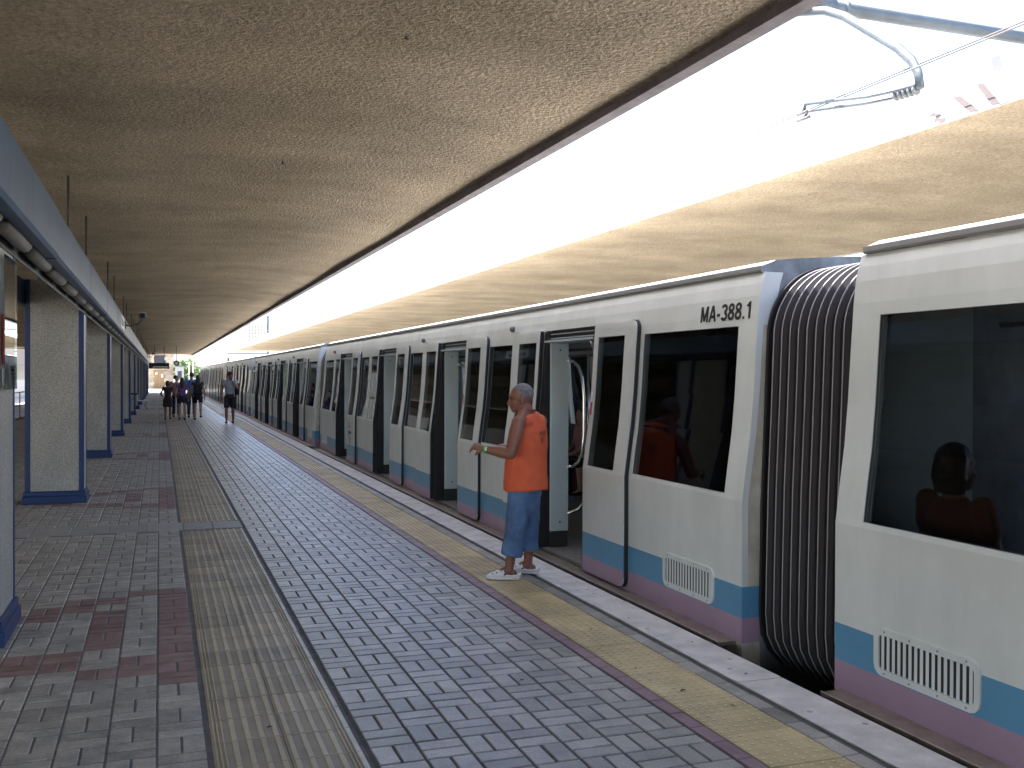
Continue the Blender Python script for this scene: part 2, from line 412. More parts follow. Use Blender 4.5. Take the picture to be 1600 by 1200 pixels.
lt_ = MB()
for x, y, a, L in ((2.66, 4.75, .4, .03), (2.60, 5.2, 1.2, .02), (2.78, 4.45, 2.2, .022), (2.72, 6.1, .8, .018), (1.9, 5.2, .2, .02), (3.15, 4.9, .5, .02), (3.2, 5.6, 1.5, .018), (3.1, 6.3, .9, .016), (.5, 4.9, .3, .02), (1.5, 6.2, 2.0, .016), (.05, 8.9, 1.0, .03), (2.5, 7.2, .4, .02)):
    ca, sa = math.cos(a) * L, math.sin(a) * L; lt_.add([(x - ca, y - sa, .006), (x + sa * .35, y - ca * .35, .009), (x + ca, y + sa, .006), (x - sa * .35, y + ca * .35, .012)], [(0, 1, 2, 3)])
tag(lt_.build('litter', M['rod']), 'scattered dark dead leaves and grit on the platform', 'litter', kind='stuff')
# ================================================================== canopies
CY0, CY1 = -14, 101
def canopy(name, label, prof, fascia_l, fascia_r):
    t = thing(name, label, 'canopy')
    ny = 60; b = MB(); vs, fs = [], []
    for j in range(ny + 1):
        y = CY0 + (CY1 - CY0) * j / ny
        for x, z in prof: vs.append((x, y, z + .010 * math.sin(y * 2 * PI / 7.55)))
    n = len(prof)
    for j in range(ny):
        for i in range(n - 1): fs.append((j * n + i, (j + 1) * n + i, (j + 1) * n + i + 1, j * n + i + 1))
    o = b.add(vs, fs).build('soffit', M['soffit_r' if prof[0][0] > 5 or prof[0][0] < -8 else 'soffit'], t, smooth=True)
    x0, x1 = prof[0][0], prof[-1][0]; zt = max(z for x, z in prof) + .3
    MB().box(x0 - .05, x1 + .05, CY0, CY1, zt - .12, zt).build('roof_slab', M['roofing'], t)
    for x, z, s in ((x0, prof[0][1], -1), (x1, prof[-1][1], 1)):
        MB().box(min(x, x + s * .03), max(x, x + s * .03), CY0, CY1, z - .03, zt - .12).build('fascia', M['fascia'], t)
        if x1 < 5 and x0 > -10: MB().box(min(x - s * .10, x - s * .0), max(x - s * .10, x), CY0, CY1, z - .05, z + .05).build('drip_lip', M['lip'], t)
    MB().box(x0, x1, CY1 - .03, CY1, prof[0][1] - .02, zt - .12).build('fascia', M['fascia'], t)
    return t
profL = [(-8.8, 3.62), (-6.5, 3.62), (-4, 3.60), (-2.4, 3.62), (-.8, 3.54), (.4, 3.60), (1.4, 3.63), (2.2, 3.61), (2.7, 3.57), (3.0, 3.545)]
canopy('platform_canopy', 'long brown sprayed plaster canopy over the platform with the blue columns', profL, 1, 1)
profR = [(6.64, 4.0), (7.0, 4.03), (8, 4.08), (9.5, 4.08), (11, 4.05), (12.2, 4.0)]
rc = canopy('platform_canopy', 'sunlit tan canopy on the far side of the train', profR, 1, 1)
canopy('platform_canopy', 'far left canopy glimpsed between the nearest columns', [(-16.5, 4.0), (-14, 4.08), (-12, 4.08), (-10.2, 4.03), (-9.5, 4.0)], 1, 1)  # canopy added across the left track, edge moved in to block the sun
# fittings in the near soffit
for x, y in ((1.32, 5.55), (1.05, 9.2)):
    pt = thing('soffit_hook', 'small dark hook in the brown soffit, ' + ('nearer one' if y < 7 else 'farther one'), 'hook', (x, y, 3.62), group='hooks in the soffit')
    MB().tube([(0, 0, .05), (0, 0, -.012)], .008, 6).tube([(-.012, 0, -.012), (.012, 0, -.014)], .006, 6).build('hook_pin', M['rod'], pt)

# ------------------------------------------------------------------ columns with granite panels in blue frames
def column(y0, depth, label, first):
    t = thing('granite_column', label, 'column', (-1.295, y0, 0), group='granite clad columns along the platform')
    hw = .355; zt = 2.93; fr = .062
    MB().box(-hw + .03, hw - .03, .03, depth - .03, .16, zt).build('core', M['dkblue'], t)
    for sx_ in (-1, 1):
        for yy in (0, depth - .05):
            MB().box(min(sx_ * hw, sx_ * (hw - fr)), max(sx_ * hw, sx_ * (hw - fr)), yy, yy + .05, .16, zt).build('corner_frame', M['blue'], t, bevel=.006)
    for yy in (.012, depth - .012):
        MB().box(-hw + fr + .003, hw - fr - .003, yy - .006, yy + .006, .165, zt).build('granite_panel', M['granite'], t)
    for sx_ in (-1, 1):
        MB().box(sx_ * (hw - .012) - .006, sx_ * (hw - .012) + .006, .053, depth - .053, .165, zt).build('granite_panel', M['granite'], t)
    MB().box(-.2, .2, depth * .5 - .2, depth * .5 + .2, 2.93, 3.58).build('neck', M['lip'], t)
    b = MB()
    for z0, z1, o in ((0, .10, .035), (.10, .16, .018)): b.box(-hw - o, hw + o, -o, depth + o, z0, z1)
    b.build('plinth', M['blue'], t, bevel=.006)
    return t
cy = [6.9, 14.33] + [21.9 + 7.55 * k for k in range(11)]
col_t = []
for i, y in enumerate(cy):
    lab = ['granite column in blue frame cut by the left edge, poster on its side', 'tall speckled granite column in blue frame, first one wholly in view',
           'granite column just behind the first full one, half hidden by it'][i] if i < 3 else f'{ORD[i]} granite column in blue frame counted from the camera'
    col_t.append(column(y, 0.74 if i == 0 else .5, lab, i == 0))
# red poster and notice on the near column's side, glazed
pf = thing('poster_frame', 'red poster under glass on the side of the nearest column', 'poster', (-.938, 6.96, 1.74))
MB().box(0, .012, .06, .56, .02, .34).build('poster_sheet', M['redp'], pf)
MB().box(.0125, .0145, .16, .24, .05, .32).box(.0125, .0145, .30, .48, .20, .23).box(.0125, .0145, .32, .50, .08, .13).build('poster_print', M['signw'], pf)
MB().box(.016, .019, .05, .62, -.14, .72).build('glass_sheet', M['clear'], pf)
nt_ = thing('notice', 'small white notice under the red poster on the nearest column', 'notice', (-.938, 7.02, 1.62))
MB().box(0, .006, 0, .5, 0, .115).build('sheet', M['signw'], nt_)
MB().box(.0062, .0072, .05, .45, .07, .10).box(.0062, .0072, .05, .45, .02, .05).build('print', M['grey'], nt_)
for i in (3, 5):
    nn = thing('notice', f'white paper notice on the face of the {ORD[i]} column', 'notice', (-1.3, cy[i] - .01, 1.35), group='paper notices on columns')
    MB().box(-.24, .0, -.006, 0, 0, .42).build('sheet', M['signw'], nn)

# ------------------------------------------------------------------ suspended service beam with lamps
bm = thing('service_beam', 'grey blue boxed service beam running along the column tops', 'beam', (0, 0, 0))
LB = 3.775; y = -3.0
xs = (-.955, -.72)
pm = MB()
pm.add([(xs[1], .006, 2.60), (xs[1], LB - .006, 2.60), (xs[1], LB - .006, 2.94), (xs[1], .006, 2.94), (xs[1] - .02, .006, 2.575), (xs[1] - .02, LB - .006, 2.575),
        (xs[1] - .09, .006, 2.575), (xs[1] - .09, LB - .006, 2.575), (xs[1] - .09, .006, 2.94), (xs[1] - .09, LB - .006, 2.94)],
       [(0, 1, 2, 3), (4, 5, 1, 0), (6, 7, 5, 4), (3, 2, 9, 8), (8, 9, 7, 6), (0, 3, 8, 6, 4), (1, 5, 7, 9, 2)])
pme = pm.mesh('fascia_panel', M['beam'])
MB().box(xs[0], xs[1] - .095, -6, CY1, 2.60, 2.93).build('beam_core', M['dkblue'], bm)
while y < CY1 - LB:
    o = link('fascia_panel', pme, bm); o.location = (random.gauss(0, .002), y, random.gauss(0, .002)); y += LB
lm = MB()
prof = [(.0, .055), (-.03, .02), (-.035, 0)]
pts = []
lam = MB(); nseg = 7
for yy in (0, .04, 1.08, 1.12):
    r = .055 if 0 < yy < 1.1 else .035
    for k in range(nseg): a = PI + PI * k / (nseg - 1); pts.append((r * math.cos(a), yy, r * 1.25 * math.sin(a)))
fs = []
for j in range(3):
    for k in range(nseg - 1): fs.append((j * nseg + k, (j + 1) * nseg + k, (j + 1) * nseg + k + 1, j * nseg + k + 1))
fs += [tuple(range(nseg)), tuple(reversed(range(3 * nseg, 4 * nseg)))]
lme = lam.add(pts, fs).mesh('lamp_diffuser', M['lamp'], True)
y = 2.4; k = 0
while y < CY1 - 2:
    o = link('lamp_diffuser', lme, bm); o.location = (-.872, y, 2.598); y += 1.36; k += 1
MB().box(-.945, -.935, -6, CY1, 2.50, 2.60).build('lamp_rail', M['black'], bm)
rodm = MB().tube([(0, 0, 2.93), (0, 0, 3.56)], .011, 6).mesh('hanger_rod', M['rod'], True)
for k in range(13):
    for dy in (0, 2.42):
        o = link('hanger_rod', rodm, bm); o.location = (-.80, 10.15 + 7.55 * k + dy - 7.55, 0)
# blue lintel between the columns
lt = thing('blue_lintel', 'dark blue lintel spanning the column tops behind the lamps', 'lintel')
MB().box(-1.72, -1.655, -6, CY1, 2.60, 2.92).build('lintel_box', M['dkblue'], lt)
# sign and camera on the beam
sg = thing('beam_sign', 'small white sign plate fixed on the face of the grey blue beam', 'sign', (-.716, 22.2, 2.66))
MB().box(0, .006, -.9, .9, -.02, .24).build('plate', M['signw'], sg)
MB().box(.0062, .0072, -.75, -.1, .03, .18).box(.0062, .0072, .15, .65, .05, .16).build('plate_print', M['beam'], sg)
def cctv(y, label):
    t = thing('security_camera', label, 'security camera', (-.70, y, 2.80), group='security cameras on the beam')
    MB().tube([(0, 0, 0), (.10, 0, -.02), (.26, -.02, .04), (.34, -.04, .14)], .018, 8).build('bracket_arm', M['grey'], t, True)
    MB().box(-.03, .0, -.06, .06, -.08, .08).build('wall_plate', M['grey'], t)
    h = MB().box(.27, .41, -.32, .14, .14, .27).build('housing', M['grey'], t, bevel=.02)
    MB().box(.262, .418, -.37, .10, .272, .282).box(.412, .42, -.37, .10, .20, .28).build('sun_shield', M['signw'], h)
    MB().tube([(.34, -.322, .205), (.34, -.335, .205)], .045, 12).build('lens', M['black'], h)
cctv(24.0, 'security camera on a curved arm beside the white beam sign'); cctv(66, 'far security camera on the beam near the departure board')
# seat against a column
st = thing('platform_bench', 'white platform bench on bent legs beside a far column', 'bench', (-.72, 51.2, 0))
MB().box(-.25, .25, -.25, .25, .42, .46).box(-.27, -.24, -.25, .25, .46, .75).build('seat_shell', M['signw'], st, bevel=.02)
for s in (-1, 1): MB().tube([(.18, s * .2, .42), (.05, s * .2, .22), (.2, s * .2, 0)], .02, 6).build('leg', M['grey'], st)
# shelf by the fifth column
sh = thing('wall_shelf', 'dark shelf jutting out from a far column', 'shelf', (-.93, 37.3, 1.0)); MB().box(0, .22, -.3, .3, 0, .05).build('shelf_board', M['black'], sh)
MB().tube([(.02, -.2, 0), (.18, -.2, -.002), (.02, -.2, -.2)], .012, 6).build('shelf_bracket', M['black'], sh)
# departure board and clock over the far end of the platform
db = thing('departure_board', 'black hanging departure board at the far end of the platform', 'departure board', (0, 70, 0))
MB().box(-.66, .62, -.1, .1, 2.08, 2.46).build('board_case', M['black'], db)
MB().box(-.40, .55, -.105, -.101, 2.15, 2.24).build('display', M['signw'], db)
MB().tube([(.3, 0, 2.46), (.3, 0, 3.6)], .02, 6).tube([(-.3, 0, 2.46), (-.3, 0, 3.6)], .02, 6).build('hanger', M['black'], db)
ck = thing('platform_clock', 'round black rimmed clock hanging beyond the departure board', 'clock', (1.10, 72, 2.47))
MB().tube([(0, -.05, 0), (0, .05, 0)], .19, 20).build('clock_case', M['black'], ck)
MB().tube([(0, -.056, 0), (0, -.051, 0)], .105, 20).build('clock_face', M['signw'], ck)
MB().tube([(0, 0, .19), (0, 0, 1.15)], .02, 6).build('hanger', M['black'], ck)

# ================================================================== the train
XC = 4.9
SXZ = [(-.45, 3.52), (0, 3.50), (.9, 3.50), (1.12, 3.528), (1.32, 3.556), (1.57, 3.578), (1.9, 3.598), (2.1, 3.612), (2.22, 3.626), (2.30, 3.643), (2.37, 3.665)]
def sx(z):
    for (a, xa), (b, xb_) in zip(SXZ, SXZ[1:]):
        if z <= b: return xa + (xb_ - xa) * (z - a) / (b - a)
    return SXZ[-1][1]
def stripe(z): return 3 if z < -.005 else 2 if z < .155 else 1 if z < .355 else 0
ZB = sorted(set([-.45, -.005, .155, .355, .93, 2.03, 2.14, 2.37] + [z for z, _ in SXZ] + [.6, 1.0, 1.05, 1.2, 1.45, 1.7, 1.8]))
def patch(b, ys, z0, z1, off=0, th=.045, mir=False, zf=None, mi=None, inner=4):
    """curved wall panel between z0 and z1, following the side profile"""
    zs = [z0] + [z for z in ZB if z0 + .004 < z < z1 - .004] + [z1]
    ny, nz = len(ys), len(zs); V = []
    for d in (0, th):
        for y_ in ys:
            lo, hi = zf(y_) if zf else (z0, z1)
            for z in zs:
                zz = min(max(z, lo), hi); x = sx(zz) + off + d
                V.append((2 * XC - x if mir else x, y_, zz))
    F, MI = [], []
    def q(a, b_, c, d, m_):
        F.append((a, b_, c, d)[::-1] if mir else (a, b_, c, d)); MI.append(m_)
    I = lambda s, i, j: s * ny * nz + i * nz + j
    for i in range(ny - 1):
        for j in range(nz - 1):
            m_ = stripe((zs[j] + zs[j + 1]) / 2) if mi is None else mi
            q(I(0, i, j), I(0, i, j + 1), I(0, i + 1, j + 1), I(0, i + 1, j), m_)
            q(I(1, i, j), I(1, i + 1, j), I(1, i + 1, j + 1), I(1, i, j + 1), inner if mi is None else mi)
        for j, s in ((0, 1), (nz - 1, -1)):
            c = (I(0, i, j), I(0, i + 1, j), I(1, i + 1, j), I(1, i, j)); m_ = (5 if mir else 0) if mi is None else mi  # far-side reveals painted black as shade, so skylight draws no bright line
            q(*(c if s > 0 else c[::-1]), m_)
    for i, s in ((0, -1), (ny - 1, 1)):
        for j in range(nz - 1):
            c = (I(0, i, j), I(1, i, j), I(1, i, j + 1), I(0, i, j + 1)); m_ = stripe((zs[j] + zs[j + 1]) / 2) if mi is None else mi
            q(*(c if s < 0 else c[::-1]), m_)
    b.add(V, F, MI); return b
WM = lambda: [M['white'], M['tblue'], M['tpurple'], M['cream'], M['pale'], M['black']]
LEN = 17.69; PITCH = 18.62
DOORS = [(2.44 + 3.85 * k, 3.74 + 3.85 * k) for k in range(4)]       # local y of the four openings (car starts at 0)
WZ0, WZ1 = .93, 2.03
def rounded(y_tr, y_in, z0, z1, r=.075):
    """height limits of a leaf with two rounded corners on its trailing side"""
    s = 1 if y_in > y_tr else -1
    def f(y_):
        d = (y_ - y_tr) * s
        if d >= r: return z0, z1
        k = r - math.sqrt(max(0, r * r - (r - d) ** 2)); return z0 + k, z1 - k
    return f
def leaf_mesh(side):
    """open sliding leaf, 0.80 m wide, standing proud of the body; side +1: trailing edge at low y"""
    b = MB(); W = .80; OFF = -.044
    Y = (lambda d: d) if side > 0 else (lambda d: W - d)
    z0, z1 = .02, 2.145
    zf = rounded(Y(0), Y(W), z0, z1)
    tr = sorted(Y(d) for d in (0, .006, .02, .04, .075, .20)); patch(b, tr, z0, z1, OFF, .038, zf=zf)
    for a, c in ((z0, WZ0), (WZ1, z1)): patch(b, sorted((Y(.20), Y(.72))), a, c, OFF, .038)
    patch(b, sorted((Y(.72), Y(W))), z0, z1, OFF, .038)
    g = MB(); patch(g, sorted((Y(.203), Y(.717))), WZ0 + .003, WZ1 - .003, OFF + .006, .010, mi=0)
    r = MB(); zb = rounded(Y(-.009), Y(W), z0 - .006, z1 + .006, .084); e = sorted(Y(d) for d in (-.009, -.003, .011, .031, .066, .10)); patch(r, e, z0 - .006, z1 + .006, OFF + .010, .030, zf=zb, mi=0)  # black trailing backing: rubber line plus the shadow of the gap behind the leaf
    e = sorted((Y(W), Y(W + .022))); patch(r, e, z0 + .01, z1 - .01, OFF + .004, .034, mi=0)
    return b.mesh('sliding_door', WM()), g.mesh('window_pane', M['glass']), r.mesh('rubber_shade_edge', M['black'])
LEAF = {s: leaf_mesh(s) for s in (1, -1)}
def arrow_mark():
    """dark seven-shaped pictogram on one leaf"""
    b = MB(); P_ = lambda y_, z: (sx(z) - .0495, y_, z)
    b.add([P_(.30, .62), P_(.30, .57), P_(.52, .57), P_(.62, .62)], [(0, 1, 2, 3)])
    b.add([P_(.56, .57), P_(.62, .60), P_(.44, .36), P_(.42, .42)], [(0, 1, 2, 3)])
    for k, (a, c) in enumerate(((.40, .62), (.42, .58))): b.add([P_(a, .70 + k * .05), P_(a, .715 + k * .05), P_(c, .715 + k * .05), P_(c, .70 + k * .05)], [(0, 1, 2, 3)])
    return b.mesh('door_pictogram', M['dkblue'])
PICT = arrow_mark()
def make_car(label):
    t = thing('train_car', label, 'train car', (0, 0, 0), group='cars of the white metro train')
    b = MB()
    edges = [0] + [e for d in DOORS for e in d] + [LEN]
    segs = [(edges[2 * i], edges[2 * i + 1]) for i in range(5)]
    wins = []
    for i, (a, c) in enumerate(segs):
        w0, w1 = (a + .22, c - .86) if i == 0 else (a + .86, c - .22) if i == 4 else (a + .80, c - .80)
        # window band: glass runs on behind the parked leaf
        wins.append((w0 if i == 0 else w0, w1))
        patch(b, [a, c], -.45, WZ0); patch(b, [a, c], WZ1, 2.37)
        patch(b, [a, w0], WZ0, WZ1); patch(b, [w1, c], WZ0, WZ1)
    for a, c in DOORS:
        patch(b, [a, c], 2.14, 2.37); patch(b, [a, c], -.45, -.03)
    # far side, doors shut
    for i, (a, c) in enumerate(segs):
        w0, w1 = wins[i]
        patch(b, [a, c], -.45, WZ0, mir=True); patch(b, [a, c], WZ1, 2.37, mir=True); patch(b, [a, w0], WZ0, WZ1, mir=True); patch(b, [w1, c], WZ0, WZ1, mir=True)
    for a, c in DOORS:
        patch(b, [a, c], 2.14, 2.37, mir=True); patch(b, [a, c], -.45, .0, mir=True)
    # roof
    rp = [(3.655, 2.372), (3.648, 2.385), (3.648, 2.412), (3.665, 2.414), (3.76, 2.452), (3.90, 2.468), (4.35, 2.50), (4.9, 2.52)]
    rp = rp + [(2 * XC - x, z) for x, z in rp[-2::-1]]
    rb = MB(); n = len(rp); vs = [(x, y_, z) for y_ in (.03, LEN - .03) for x, z in rp]
    fs = [(i, i + 1, n + i + 1, n + i) for i in range(n - 1)] + [tuple(range(n)), tuple(reversed(range(n, 2 * n)))]
    rb.add(vs, fs, [1 if i in (0, 1, n - 3, n - 2) else 0 for i in range(n - 1)] + [2, 2]); rb.build('roof', [M['roofw'], M['gutter'], M['steel']], t)
    # ends
    for y0, y1 in ((.0, .0), (LEN, LEN)):
        s = -1 if y0 == 0 else 1
        e = b; zs = [z for z in ZB]
        for j in range(len(zs) - 1):
            za, zb = zs[j], zs[j + 1]; mi = stripe((za + zb) / 2); mi = 3 if mi == 0 and za < 1.95 else mi
            xa, xb2 = sx(za) + .004, sx(zb) + .004; ya = y0 - s * .002
            for l0, l1, l2, l3, m_ in ((xa, xa + .13, xb2 + .13, xb2, mi), (xa + .13, 2 * XC - xa - .13, 2 * XC - xb2 - .13, xb2 + .13, 6), (2 * XC - xa - .13, 2 * XC - xa, 2 * XC - xb2, 2 * XC - xb2 - .13, mi)):
                f = (0, 1, 2, 3) if s < 0 else (3, 2, 1, 0)
                e.add([(l0, ya, za), (l1, ya, za), (l2, ya, zb), (l3, ya, zb)], [f], m_)
    b.build('car_body', WM() + [M['steel']], t)
    # threshold strip along the floor line
    b = MB().box(3.375, 3.52, .06, LEN - .06, -.030, .0).box(3.362, 3.376, .06, LEN - .06, -.034, .004).build('step_sill', M['sill'], t, bevel=.003)
    # interior shell
    MB().box(3.56, 6.24, .05, LEN - .05, -.02, .012).build('floor', M['tfloor'], t)
    MB().box(3.70, 6.10, .05, LEN - .05, 2.20, 2.22).build('ceiling', M['ceil'], t)
    MB().box(3.8, 6.0, .5, LEN - .5, -.85, -.46).build('underframe', M['under'], t)
    for i, (a, c) in enumerate(segs):
        w0, w1 = wins[i]
        g = MB(); patch(g, [w0 + .003, w1 - .003], WZ0 + .003, WZ1 - .003, .004, .010, mi=0); g.build('window_pane', M['glass'], t)
        g = MB(); patch(g, [w0 + .003, w1 - .003], WZ0 + .003, WZ1 - .003, .004, .010, mir=True, mi=0); g.build('window_pane', M['glass2'], t)
    for k, (a, c) in enumerate(DOORS):
        # far doors, shut
        m_ = (a + c) / 2
        for y0, y1 in ((a, m_), (m_, c)):
            d = MB(); patch(d, [y0 + .005, y0 + .1], 0, 2.135, .01, .04, mir=True); patch(d, [y1 - .1, y1 - .005], 0, 2.135, .01, .04, mir=True)
            patch(d, [y0 + .1, y1 - .1], 0, WZ0, .01, .04, mir=True); patch(d, [y0 + .1, y1 - .1], WZ1, 2.135, .01, .04, mir=True)
            do = d.build('sliding_door', WM(), t)
            g = MB(); patch(g, [y0 + .103, y1 - .103], WZ0 + .003, WZ1 - .003, .016, .010, mir=True, mi=0); g.build('window_pane', M['glass2'], do)
        # near doors, open
        for s, yy in ((1, a - .80), (-1, c)):
            lo = link('sliding_door', LEAF[s][0], t); lo.location = (0, yy + (.0 if s > 0 else .03), 0)
            link('window_pane', LEAF[s][1], lo); link('rubber_shade_edge', LEAF[s][2], lo)
            if k == 3 and s == 1: link('door_pictogram', PICT, lo)
        # portal: black jambs, header slats
        p = MB()
        for y0, y1 in ((a + .002, a + .05), (c - .10, c - .002)): patch(p, [y0, y1], .012, 2.13, -.004, .14, mi=0)
        p.box(3.64, 3.84, a + .05, c - .10, 2.05, 2.198)
        po = p.build('door_portal', M['black'], t)
        for q_ in range(3): MB().box(3.625, 3.64, a + .06, c - .11, 2.055 + q_ * .042, 2.065 + q_ * .042).build('header_slat', M['gutter'], po)
        MB().box(3.56, 3.78, a + .06, c - .11, 2.022, 2.04).build('header_light', M['pale'], po)
        # draught screen and looped rails beyond the opening
        for yy, s in ((c - .135, -1), (a + .055, 1)):
            sc = MB().box(3.62, 3.81, yy, yy + .03, .17, 2.02).build('draught_screen', M['pale'], t, bevel=.006)
            MB().box(3.625, 3.805, yy + .002, yy + .028, .013, .169).build('screen_foot', M['under'], sc)
            MB().tube([(3.72, yy - .002, .26), (3.72, yy + .0, .26)], .01, 8).tube([(3.72, yy - .002, 1.95), (3.72, yy, 1.95)], .01, 8).build('screw', M['black'], sc)['kind'] = 'stuff'
            yr = yy + .015
            lp = [(3.88, .80), (3.95, .80), (4.01, .84), (4.05, .93), (4.07, 1.1), (4.07, 1.5), (4.05, 1.68), (4.01, 1.79), (3.95, 1.84), (3.88, 1.85)]
            MB().tube([(x - .09, yr, z) for x, z in lp], .016, 8).build('grab_rail', M['chrome'], sc, True)
            lp = [(3.88, .34), (4.0, .37), (4.12, .5), (4.22, .75), (4.27, 1.05), (4.27, 1.4), (4.24, 1.75), (4.16, 2.0), (4.05, 2.17)]
            MB().tube([(x - .09, yr - .02, z) for x, z in lp], .017, 8).build('grab_rail', M['chrome'], sc, True)
    # benches, partitions and poles
    for i, (a, c) in enumerate(segs):
        s0, s1 = (a + .3, c - .25) if i == 0 else (a + .25, c - .3) if i == 4 else (a + .2, c - .2)
        for x0, x1, xb_ in ((5.75, 6.18, 6.17), (3.62, 4.02, 3.66)):
            se = MB().box(x0, x1, s0, s1, .40, .46).box(xb_ - .03 if xb_ > 5 else xb_, xb_ + .0 if xb_ > 5 else xb_ + .03, s0, s1, .46, .90).box(x0 + .1, x1 - .1, s0 + .1, s1 - .1, .012, .40)
            se.build('bench_seat', M['seat'], t, bevel=.015)
    for yy in np.arange(1.4, LEN - 1, 2.1):
        MB().tube([(4.9, yy, .012), (4.9, yy, 2.2)], .017, 8).build('pole', M['chrome'], t, True)
    for x in (4.25, 5.55): MB().tube([(x, .4, 1.98), (x, LEN - .4, 1.98)], .016, 8).build('ceiling_rail', M['rail'], t, True)
    for yy in (.03, LEN - .05):
        MB().box(3.72, 4.40, yy, yy + .02, .013, 2.2).build('end_lining', M['pale'], t); MB().box(5.40, 6.08, yy, yy + .02, .013, 2.2).build('end_lining', M['pale'], t)
    # vents at both ends
    for y0 in (.33, LEN - .33 - .71):
        fo = MB(); zc0, zc1 = .165, .412; X = 3.50 - .012
        outer, inner = [], []
        for (cx_, cz_, a0) in ((y0 + .06, zc0 + .06, PI), (y0 + .65, zc0 + .06, 1.5 * PI), (y0 + .65, zc1 - .06, 0), (y0 + .06, zc1 - .06, .5 * PI)):
            for q_ in range(4):
                an = a0 + q_ * PI / 6; outer.append((cx_ + .06 * math.cos(an), cz_ + .06 * math.sin(an))); inner.append((cx_ + .025 * math.cos(an) * 1, cz_ + .025 * math.sin(an)))
        n = len(outer)
        V = [(X, *p) for p in outer] + [(X, *p) for p in inner] + [(3.499, *p) for p in outer] + [(3.499, *p) for p in inner]
        F = []
        for j in range(n):
            k2 = (j + 1) % n
            F += [(j, n + j, n + k2, k2), (2 * n + j, j, k2, 2 * n + k2), (n + j, 3 * n + j, 3 * n + k2, n + k2)]
        fo.add(V, F); fr = fo.build('vent_grille', M['white'], t)
        MB().box(3.4965, 3.4985, y0 + .04, y0 + .67, zc0 + .04, zc1 - .04).build('vent_back', M['black'], fr)
        sm = MB().add([(3.496, -.011, zc0 + .036), (3.490, .002, zc0 + .036), (3.496, .011, zc0 + .036), (3.496, -.011, zc1 - .036), (3.490, .002, zc1 - .036), (3.496, .011, zc1 - .036)],
                      [(0, 1, 4, 3), (1, 2, 5, 4), (0, 2, 1), (3, 4, 5)]).mesh('vent_slat', M['white'])
        for q_ in range(16):
            o = link('vent_slat', sm, fr); o.location = (0, y0 + .06 + q_ * .0393, 0)
        sc = MB()
        for yy in (.08, .26, .45, .63):
            for z in (zc0 + .017, zc1 - .017): sc.tube([(X - .003, y0 + yy, z), (X, y0 + yy, z)], .006, 6)
        sc.build('rivet', M['gutter'], fr)['kind'] = 'stuff'
    # seams between the side panels, stickers on the door edges
    for i, (a, c) in enumerate(segs):
        for yy in ((c - .81,) if i == 0 else (a + .81,) if i == 4 else (a + .83, c - .81)):
            sm1 = MB(); patch(sm1, [yy - .0025, yy + .0025], .02, WZ0 - .01, -.0015, .003, mi=0); sm1.build('panel_seam', M['gutter'], t)
    for a, c in DOORS[:2]:
        st1 = MB(); patch(st1, [a - .045, a - .012], 1.36, 1.47, -.0455, .001, mi=0); patch(st1, [a - .045, a - .012], 1.475, 1.56, -.0455, .001, mi=1); st1.build('door_sticker', [M['redp'], M['signw']], t)
    # indicator lamps over the doors
    for yy in (DOORS[1][0] - 1.6, DOORS[2][0] - 1.6, DOORS[3][1] + 1.0):
        b = MB().ell((sx(2.2) - .02, yy, 2.2), (.035, .03, .035), 10, 6).build('indicator_lamp', M['grey'], t, True)
    return t
car2 = make_car('white metro car marked MA-388.1 with open doors behind the orange-shirted man')
car2.location = (0, 5.5, 0)
CARL = {-1: 'nearest white metro car, only its window and vent seen at the right edge', 1: 'second open-doored metro car beyond the one marked MA-388.1', 2: 'third metro car beyond the one marked MA-388.1, behind the capped person',
        3: 'metro car second from the far end of the train', 4: 'last metro car at the far end of the train'}
for k, lab in CARL.items():
    c = copy_tree(car2); c.location = (0, 5.5 + PITCH * k, 0); c['label'] = lab
# car number
def strokes(lines, wd):
    """bold sans lettering from thick strokes; each line a list of 2-D points"""
    V, F = [], []
    for ln in lines:
        p = [Vector(q) for q in ln]; closed = (p[0] - p[-1]).length < 1e-6 and len(p) > 3; o = len(V); n = len(p)
        for i in range(n):
            a_ = p[i - 1] if i else (p[-2] if closed else p[0]); c_ = p[i + 1] if i < n - 1 else (p[1] if closed else p[-1])
            t_ = (c_ - a_).normalized(); nn_ = Vector((-t_.y, t_.x)) * wd / 2
            V += [(*(p[i] + nn_), 0), (*(p[i] - nn_), 0)]
        F += [(o + 2 * i, o + 2 * i + 1, o + 2 * i + 3, o + 2 * i + 2) for i in range(n - 1)]
    return V, F
arc_ = lambda cx_, cy_, rx, ry, a0, a1, n=12: [(cx_ + rx * math.cos(math.radians(a0 + (a1 - a0) * i / n)), cy_ + ry * math.sin(math.radians(a0 + (a1 - a0) * i / n))) for i in range(n + 1)]
GW = .18
def glyph(ch):
    e = GW / 2
    if ch == 'M': return .74, [[(e, 0), (e, 1)], [(e + .02, .97), (.37, .08)], [(.37, .08), (.72 - e, .97)], [(.74 - e, 0), (.74 - e, 1)]]
    if ch == 'A': return .68, [[(e * .8, 0), (.33, 1)], [(.35, 1), (.68 - e * .8, 0)], [(.15, .31), (.53, .31)]]
    if ch == '-': return .34, [[(.03, .37), (.31, .37)]]
    if ch == '3': return .56, [arc_(.27, .74, .21, .19, 160, -90), arc_(.27, .28, .22, .21, 90, -160)]
    if ch == '8': return .56, [arc_(.28, .745, .185, .185, 0, 360, 16), arc_(.28, .28, .21, .21, 0, 360, 16)]
    if ch == '.': return .26, [[(.13, 0), (.13, .15)]]
    return .44, [[(.29, 0), (.29, 1)], [(.27, .90), (.06, .72)]]
xx = 0; LN = []
for ch in 'MA-388.1':
    w__, L_ = glyph(ch); LN += [[(x + xx, y) for x, y in l] for l in L_]; xx += w__ + .07
V_, F_ = strokes(LN, GW)
